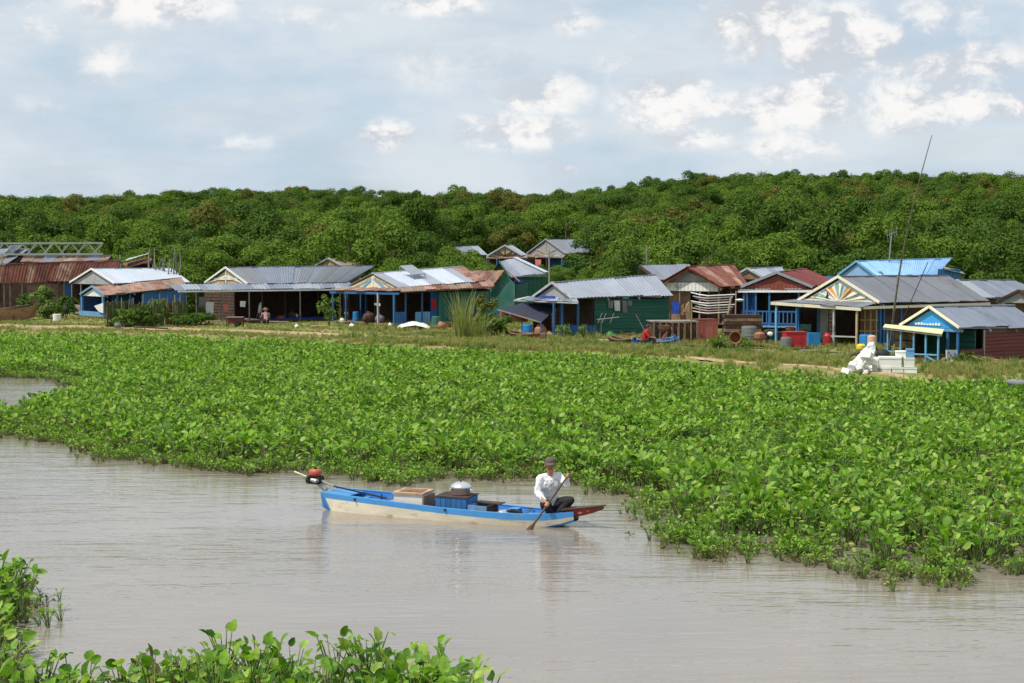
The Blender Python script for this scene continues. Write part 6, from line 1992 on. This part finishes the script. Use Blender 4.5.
t = thing('fishing_pole', 'thin pole leaning up from the small blue boat', 'pole', P(649, 343, .4)); MB().tube([(0, 0, .2), (-.62, .1, 1.35)], [.025, .015], 5).build('pole', M_wood_grey, t)
M_pinkpipe = mat('faded pink pipe', C(172, 140, 136), .7, 0, .2, 4)
# rack of white pipes
t0 = PD(714, 330, 79); t = thing('pipe_rack', 'bundle of white and pink pipes lashed on a rack beneath the rusty roof', 'rack', t0)
for i in range(8):
    y0 = 293.5 + i * 2.5
    a, b, c_ = PD(691 + (i % 3) * 2, y0 - 1 + (i % 2) * 1.0, 79.5), PD(708, y0 + 2.4, 78.9), PD(735 - (i % 4) * 2, y0 + 1.0, 79)
    MB().tube([a - t0, a.lerp(b, .5) - t0 + Vector((0, 0, -.02)), b - t0, c_ - t0], .032, 6).build('pipe', (M_white, M_grey_board, M_pinkpipe, M_white)[i % 4], t)
for px in (700, 709, 731, 736): MB().bar(PD(px, 291, 79.3) - t0, PD(px - 1, 326, 79.3) - t0, .055).build('upright', (M_pinkpipe, M_wood_dark)[px % 2], t)
MB().bar(PD(727, 318, 78.8) - t0, PD(731, 297, 78.8) - t0, .07).build('brace', M_tan, t)
o = MB().lathe([(.01, -.08), (.2, -.05), (.24, .02), (.1, .06)], 12).build('lamp_shade', M_white); o.location = PD(739.5, 300, 78.2); tag(o, 'small white bowl hanging at the left porch post of the red gable', 'bowl')
# rusty chest, baskets, barrels
t = crate('faded red steel chest with rusty end between cage and baskets', 707, 343, 1.12, .8, 1.12, M_salmon, .30, .30, 'steel_chest', False, 'chest')
MB().box(.563, .58, .02, .78, .02, 1.10).build('end_plate', M_roof_rust, t); MB().box(-.58, .58, -.03, .83, 1.123, 1.15).build('rim', M_roof_rust, t)
for x in (-.3, .25): MB().box(x, x + .05, -.025, -.003, .03, 1.1).build('rib', M_salmon, t)
t = thing('basket', 'large brown basket tipped on its side before the dark timber stack', 'basket', P(735, 345, .62), R(-20))
bs = MB(); bs.lathe([(.26, -.35), (.36, -.2), (.43, .25), (.46, .3), (.42, .3), (.38, .24), (.30, -.18), (.2, -.3)], 18)
bo = bs.build('weave', M_basket, t); bo.rotation_euler = (R(82), 0, R(8)); bo.location = (0, .1, .30); bo.scale = (.6, .6, .6)
rm = MB(); rm.tube([(.45 * math.cos(a), .45 * math.sin(a), .30) for a in np.linspace(0, 2 * math.pi, 19)], .035, 6); ro = rm.build('rim', M_basket, t); ro.rotation_euler = (R(82), 0, R(8)); ro.location = (0, .1, .30); ro.scale = (.6, .6, .6)
barrel('dark barrel right of the tipped basket', 749, 340, .34, .6, M_grey_pl, .75)
o = MB().lathe([(.24, 0), (.36, .1), (.36, .28), (.25, .36), (.22, .36)], 14).build('jar', M_clay); o.location = P(756.5, 340, .75); tag(o, 'squat reddish jar beside the dark barrel', 'jar')
sack('white bag on the plank right of the squat jar', 770, 336, .72, .14, M_sack, 70)
f9 = Frame('timber_stack', 'dark stack of old timber before the blue balustrade', 'timber stack', 729, 341, .32, 2, group=None)
L = f9.F(765, 330).x; zt = f9.F(745, 315).z
for i in range(7):
    z0_ = .05 + (zt - .05) * i / 7
    for j in range(2):
        MB().box(-.05 + .04 * (i % 2), L + .06 * ((i * 3) % 2), .9 + j * .45, 1.3 + j * .45, z0_, z0_ + zt / 7 - .03).build('timber', (M_wood_dark, M_wood_dark, M_wood)[(i + j) % 3], f9.root)
blades('weed_clump', 'young green weed growing before the faded red chest', 'weeds', P(719, 350, .36), 60, .85, .7, M_green, 73, .035)
bush('bush', 'low green bush before the tipped basket', 'bush', P(728, 350, .36), .9, .30, 420, .10, M_green, 813)
# porch of the sunburst house
fz = .45
crate('big red plastic chest on the sunburst porch', 796.5, 347.5, .92, .6, .64, M_red_pl, .15, .45, 'chest', True, 'chest')
barrel('grey drum left of the red plastic chest', 786, 348.5, .24, .48, M_grey_pl, .42)
crate('light blue crate right of the red plastic chest', 814.5, 346, .52, .5, .58, M_blue_pl, .1, .45, 'crate', False, 'crate')
o = MB().lathe([(.16, 0), (.18, .03), (.18, .42), (.1, .52), (.06, .54), (.06, .6)], 14).build('gas_bottle', M_red_pl); o.location = P(827, 345, .45); tag(o, 'dark red gas bottle in the dark doorway of the sunburst porch', 'gas bottle')
for i, (px, py, z_, r_s, m_) in enumerate(((804, 322, 1.3, .15, M_yellow), (811, 325, 1.1, .18, M_tan), (817, 325, 1.1, .16, M_cream), (806, 330, 1.0, .2, M_basket))):
    t = P(px, py + 4, z_)
    sack(('yellow bag among goods on the sunburst porch', 'tan bag among goods on the sunburst porch', 'cream bag among goods on the sunburst porch', 'brown bag among goods on the sunburst porch')[i], px, py + 3, z_ - .2, r_s, m_, 80 + i)
barrel('bright blue barrel at the corner of the sunburst porch', 866, 347.5, .30, .56, M_blue_pl, .45)
o = MB().lathe([(.14, 0), (.2, .05), (.2, .2), (.12, .26)], 12).build('basin', M_yellow); o.location = P(861, 350, .45); tag(o, 'small yellow tub below the bright blue barrel', 'tub')
t = thing('gangplank', 'dark plank sloping from the sunburst porch down to the sacks', 'plank', P(846, 359, .35)); MB().bar((-.1, 0, .05), (.95, .5, .36), .28, .05).build('plank', M_wood_dark, t)

# ------------------------------------------------------------------ white foam boxes and sacks on the bank
GB = 'white foam boxes stacked on the bank'
FB = Frame('placeholder_frame', None, None, 879, 374.5, .30, -10, group=None)
def foam(label, pxl, pxr, pyb, pyt, y0, d=.5, m=M_foam, rz=0.0):
    a, b, c_ = FB.F(pxl, pyb, y0), FB.F(pxr, pyb, y0), FB.F(pxl, pyt, y0)
    w, h = b.x - a.x, c_.z - a.z
    wp = FB.o + Vector((a.x * FB.ca - y0 * FB.sa, a.x * FB.sa + y0 * FB.ca, a.z))
    t = thing('foam_box', label, 'box', wp, FB.a + rz, GB)
    MB().box(.004, w - .004, 0, d, .004, h * .80).build('body', m, t)
    MB().box(-.004, w + .004, -.012, d + .012, h * .803, h - .004).build('lid', m, t)
    return t
foam('white foam box at the bottom left of the box stack', 879, 891, 374.3, 367.2, 0, .6)
foam('greyish foam box in the middle of the bottom row of the box stack', 891.5, 903.5, 374.8, 367.2, .02, .6)
foam('foam box at the right end of the bottom row of the box stack', 904, 917, 375.2, 367.6, 0, .55)
foam('large foam box, second row, at the left of the box stack', 879, 901.5, 367, 357, .04, .62)
foam('foam box, second row, at the right of the box stack', 904, 914.5, 367.4, 357.5, .03, .5)
foam('foam box set back on top of the box stack', 896, 906, 357.2, 351, .22, .42)
foam('upright foam box between the white sacks and the box stack', 872, 878.5, 372, 358, .1, .5)
t = foam('pale blue plastic box on top at the right of the box stack', 906.5, 914, 357.3, 349, .10, .4, M_blue_pale)
t.name = 'plastic_box'
bpy.data.objects.remove(FB.root)
GS = 'white foam blocks heaped beside the foam boxes'
def block(label, px, py, z, s_, m, seed):
    rr = random.Random(seed); mb = MB()
    a, b, c_ = s_ * rr.uniform(.8, 1.5), s_ * rr.uniform(.7, 1.1), s_ * rr.uniform(.5, .95)
    j = lambda: rr.uniform(-.18, .18) * s_
    q = [(x + j(), y + j(), h + j()) for h in (0, 2 * c_) for x, y in ((-a, -b), (a, -b), (a, b), (-a, b))]
    mb.hexa(q[:4], q[4:])
    o = mb.build('foam_block', m); o.location = P(px, py, z); o.rotation_euler = (rr.uniform(-.45, .45), rr.uniform(-.45, .45), rr.uniform(0, 6))
    md = o.modifiers.new('worn edges', 'BEVEL'); md.width = .02; md.segments = 2
    return tag(o, label, 'foam block', GS)
mb = MB(); rr = random.Random(77); vs = []; NA, NZ = 18, 7
for j in range(NZ):
    u = j / (NZ - 1)
    for k in range(NA):
        a = 2 * math.pi * k / NA
        vs.append((.62 * (1 - u) ** .8 * math.cos(a) * rr.uniform(.85, 1.15) + .16 * u, .36 * (1 - u) ** .8 * math.sin(a) * rr.uniform(.85, 1.15), .95 * u + rr.uniform(-.03, .03)))
mb.add(vs, [(j * NA + k, j * NA + (k + 1) % NA, j * NA + NA + (k + 1) % NA, j * NA + NA + k) for j in range(NZ - 1) for k in range(NA)] + [tuple((NZ - 1) * NA + k for k in range(NA))])
o = mb.build('foam_heap', M_foam); o.location = P(863, 373, .30) + Vector((0, .15, 0)); tag(o, 'rough white core of the foam heap left of the stacked boxes', 'foam heap')
rows = [('bottom row', 374.3, .30, (845.5, 849.5, 853.5, 857.5, 861.5, 865.5, 869.5)), ('second row', 369.5, .46, (852, 856, 860, 864, 868, 871.5)), ('third row', 364.5, .64, (858.5, 862.5, 866.5, 870.5)),
        ('fourth row', 359.5, .82, (865, 869, 873)), ('fifth row', 354.5, 1.0, (868.5, 872.5)), ('peak', 349, 1.17, (872.8,))]
nth = ('leftmost', 'second', 'third', 'fourth', 'fifth', 'sixth', 'seventh')
k_ = 0
for row, py, z_, xs in rows:
    for i, px in enumerate(xs):
        rr = random.Random(500 + k_)
        lab = 'white foam block at the very peak of the heap' if row == 'peak' else f'{nth[i]} white foam block in the {row} of the heap'
        block(lab, px + rr.uniform(-.8, .8), py, z_ + rr.uniform(-.05, .03), rr.uniform(.09, .14), (M_sack, M_foam, M_foam, M_cloth_w)[k_ % 4], 500 + k_)
        k_ += 1
o = MB().lathe([(.16, 0), (.17, .05), (.16, .42), (.14, .46), (.05, .48)], 12).build('paper_roll', mat('pinkish paper', C(206, 168, 150), .9, 0, .12)); o.location = P(874.5, 353, .9) + Vector((0, .45, .16)); tag(o, 'pinkish paper roll standing behind the topmost white sack', 'roll')
t = thing('stick', 'dark stick leaning across the sack heap', 'stick', P(884, 362, .5)); MB().tube([(0, 0, 0), (-.42, .05, .75)], [.045, .035], 6).build('stick', M_wood_dark, t)
t = thing('black_sack', 'black sack slumped between sack heap and large foam box', 'sack', P(884.5, 358, .75)); MB().ball((0, .3, .1), .26, 12, 8, sc=(1, .8, .8), jit=.1).build('sack', M_black, t, smooth=True)

M_pole = mat('greyed bamboo', C(112, 106, 82), .8, 0, .25, 3, C(70, 66, 54), .4, 2)
# the tall leaning bamboo and its thin companion
a, b = P(889, 357, .35), PD(932, 135, 57.5)
t = thing('bamboo_mast', 'very tall thin bamboo pole leaning right above the foam boxes', 'pole', a)
d = b - a
mb = MB(); pts = []; rad = []
for i in range(19):
    u = i / 18
    pts.append(d * u + Vector((-.24 * math.sin(math.pi * u), 0, .05 * math.sin(math.pi * u)))); rad.append(.038 * (1 - u) + .014)
mb.tube(pts, rad, 8).build('pole', M_pole, t, smooth=True)
for i in range(1, 15):
    MB().tube([pts[i] - d.normalized() * .03, pts[i] + d.normalized() * .03], rad[i] * 1.22, 8).build('node', M_pole, t)
a, b = P(886, 352, .5), PD(928, 262, 62)
t = thing('guy_line', 'thin dark line slanting beside the tall bamboo pole', 'line', a); MB().tube([(0, 0, 0), (b - a) * .5 + Vector((0, 0, -.15)), b - a], .018, 5).build('line', M_black, t)
# aerial mast behind
a = P(888, 320, .35); a = PD(888, 275, 94); b = PD(891.5, 233, 94)
t = thing('aerial_mast', 'thin mast with small television aerial behind the bright blue roof', 'aerial', a - Vector((0, 0, 4)))
o0 = a - Vector((0, 0, 4))
MB().tube([(0, 0, 0), a - o0, b - o0], .045, 6).build('mast', M_steel, t)
c_ = b - o0
MB().bar(c_ + Vector((-.3, 0, -.15)), c_ + Vector((.35, 0, .1)), .04).build('boom', M_steel, t)
for k in range(5):
    q = c_ + Vector((-.26 + .14 * k, 0, -.14 + .055 * k)); MB().bar(q + Vector((-.06, -.12, .26)), q + Vector((.06, .12, -.26)), .03).build('rod', M_steel, t)
for nm, lab, px, y0, y1, D in (('white_mast', 'thin white mast standing left of the green board house', 549, 250, 300, 93), ('bare_mast', 'thin grey mast standing in the bushes above the green board house', 646.5, 245, 285, 96), ('short_mast', 'short thin post rising among the stakes by the lean-to', 120, 255, 290, 108)):
    a, b = PD(px + .5, y1, D), PD(px, y0, D); t = thing(nm, lab, 'mast', a); MB().tube([(0, 0, -1.5), b - a], [.06, .045], 6).build('pole', M_steel if nm != 'bare_mast' else M_wood_grey, t)
    if nm == 'white_mast': MB().bar((-.3, 0, (b - a).z - .3), (.3, 0, (b - a).z - .3), .04).build('crossbar', M_steel, t)
# kiosk goods
o = MB().lathe([(.14, 0), (.17, .02), (.18, .26), (.16, .3), (.06, .32)], 12).build('gas_bottle', M_red_pl); o.location = P(920.5, 363, .30) + Vector((0, .3, 0)); tag(o, 'small red bucket under the pale awning of the kiosk', 'bucket')
crate('brown box on the kiosk deck beside the notice board', 941, 363.5, .3, .3, .28, M_wood, 0, .30, 'box')
sack('grey bag on the bank at the far right', 1017, 387, .33, .22, M_cloth_g, 98, (1.5, .8, .6))
bush('bush', 'dark green plant under the kiosk window by the long boat', 'bush', P(966, 368, .25), .55, .28, 260, .09, TONES['dark green'], 814)
bush('bush', 'tuft of brushwood below the kiosk deck', 'bush', P(945, 371, .28), .5, .22, 200, .09, M_reed, 815)
# scraps of plastic caught in the water plants
for i, (px, py, s_) in enumerate(((490, 424, .22), (503, 425, .14))):
    p = P(px, py, .22); mb = MB(); rr = random.Random(i); mb.ball((0, 0, 0), s_, 9, 5, sc=(1.5, 1, .3), jit=.25, rnd=rr); o = mb.build('plastic_bag', M_cloth_w); o.location = p
    tag(o, ('larger white plastic scrap caught in the water hyacinth', 'smaller white plastic scrap caught in the water hyacinth')[i], 'plastic bag')

# clutter on the decks and along the bank
clutter = [
    ('jar', 'brown water jar on the grass by the left post of the wide open house', 186, 325, .40, 'jar', M_clay, .3),
    ('jar', 'dark jar inside the wide open house near its middle post', 292, 319, .50, 'jar', M_wood_dark, .26),
    ('basket', 'round woven basket behind the squatting person', 281, 320, .48, 'basket', M_basket, .26),
    ('basket', 'woven basket on the deck before the teal wall', 447, 327, .42, 'basket', M_basket, .28),
    ('jar', 'clay jar beside the teal drum', 441.5, 329, .40, 'jar', M_clay, .24),
    ('basket', 'low basket at the foot of the green board wall', 626, 339, .34, 'basket', M_basket, .26),
    ('jar', 'green glazed jar at the left of the green board wall', 610, 338.5, .34, 'jar', M_green_pl, .2),
    ('basket', 'flat basket on the plank top of the fish cage', 664, 331, .98, 'basket', M_basket, .26),
    ('jar', 'dark jar at the foot of the timber stack', 762, 344, .34, 'jar', M_wood_dark, .26),
    ('basket', 'brown basket on the blue balustrade porch', 790, 331, .62, 'basket', M_basket, .22),
    ('jar', 'earthen jar below the shelves of the kiosk', 906, 362, .32, 'jar', M_clay, .2),
    ('basket', 'basket on the grass between the kiosk and the long boat', 962, 372, .26, 'basket', M_basket, .2),
    ('jar', 'grey jar before the long weathered shack at far left', 12, 319, .42, 'jar', M_grey_pl, .26),
    ('jar', 'blue-grey jar before the stake fence', 118, 328.5, .40, 'jar', M_grey_pl, .2),
]
for nm, lab, px, py, z, cat, m_, s_ in clutter:
    prof = [(.6, 0), (.95, .3), (1.05, .9), (.8, 1.5), (.55, 1.7), (.65, 1.8), (.58, 1.8), (.5, 1.65)] if nm == 'jar' else [(.75, 0), (.95, .4), (1.08, .95), (1.12, 1.0), (1.04, 1.0), (.9, .4), (.7, .08)]
    o = MB().lathe([(a * s_, b * s_) for a, b in prof], 14).build(nm, m_, smooth=nm == 'jar'); o.location = P(px, py, z); o.rotation_euler = (.05, .04, px)
    tag(o, lab, cat)
for i, (px, py, pl, ln, rz, lab) in enumerate(((440, 334, .36, 2.2, .2, 'weathered plank half sunk in grass before the reeds'), (586, 343, .36, 2.0, -.1, 'weathered plank in the grass before the green mat'), (690, 348, .34, 2.4, .15, 'long weathered plank below the fish cage'),
                                            (768, 349, .34, 2.2, -.2, 'dark plank in the grass before the dark blue hull'), (822, 354, .34, 1.8, .1, 'dark plank lying before the red plastic chest'), (150, 329.5, .40, 2.0, 0, 'thin plank beside the path below the stake fence'))):
    o = MB().box(-ln / 2, ln / 2, -.1, .1, 0, .06).build('plank', (M_wood, M_wood_grey, M_wood_dark)[i % 3]); o.location = P(px, py, pl) + Vector((0, 0, .08)); o.rotation_euler = (.1, .05, rz); tag(o, lab, 'plank')
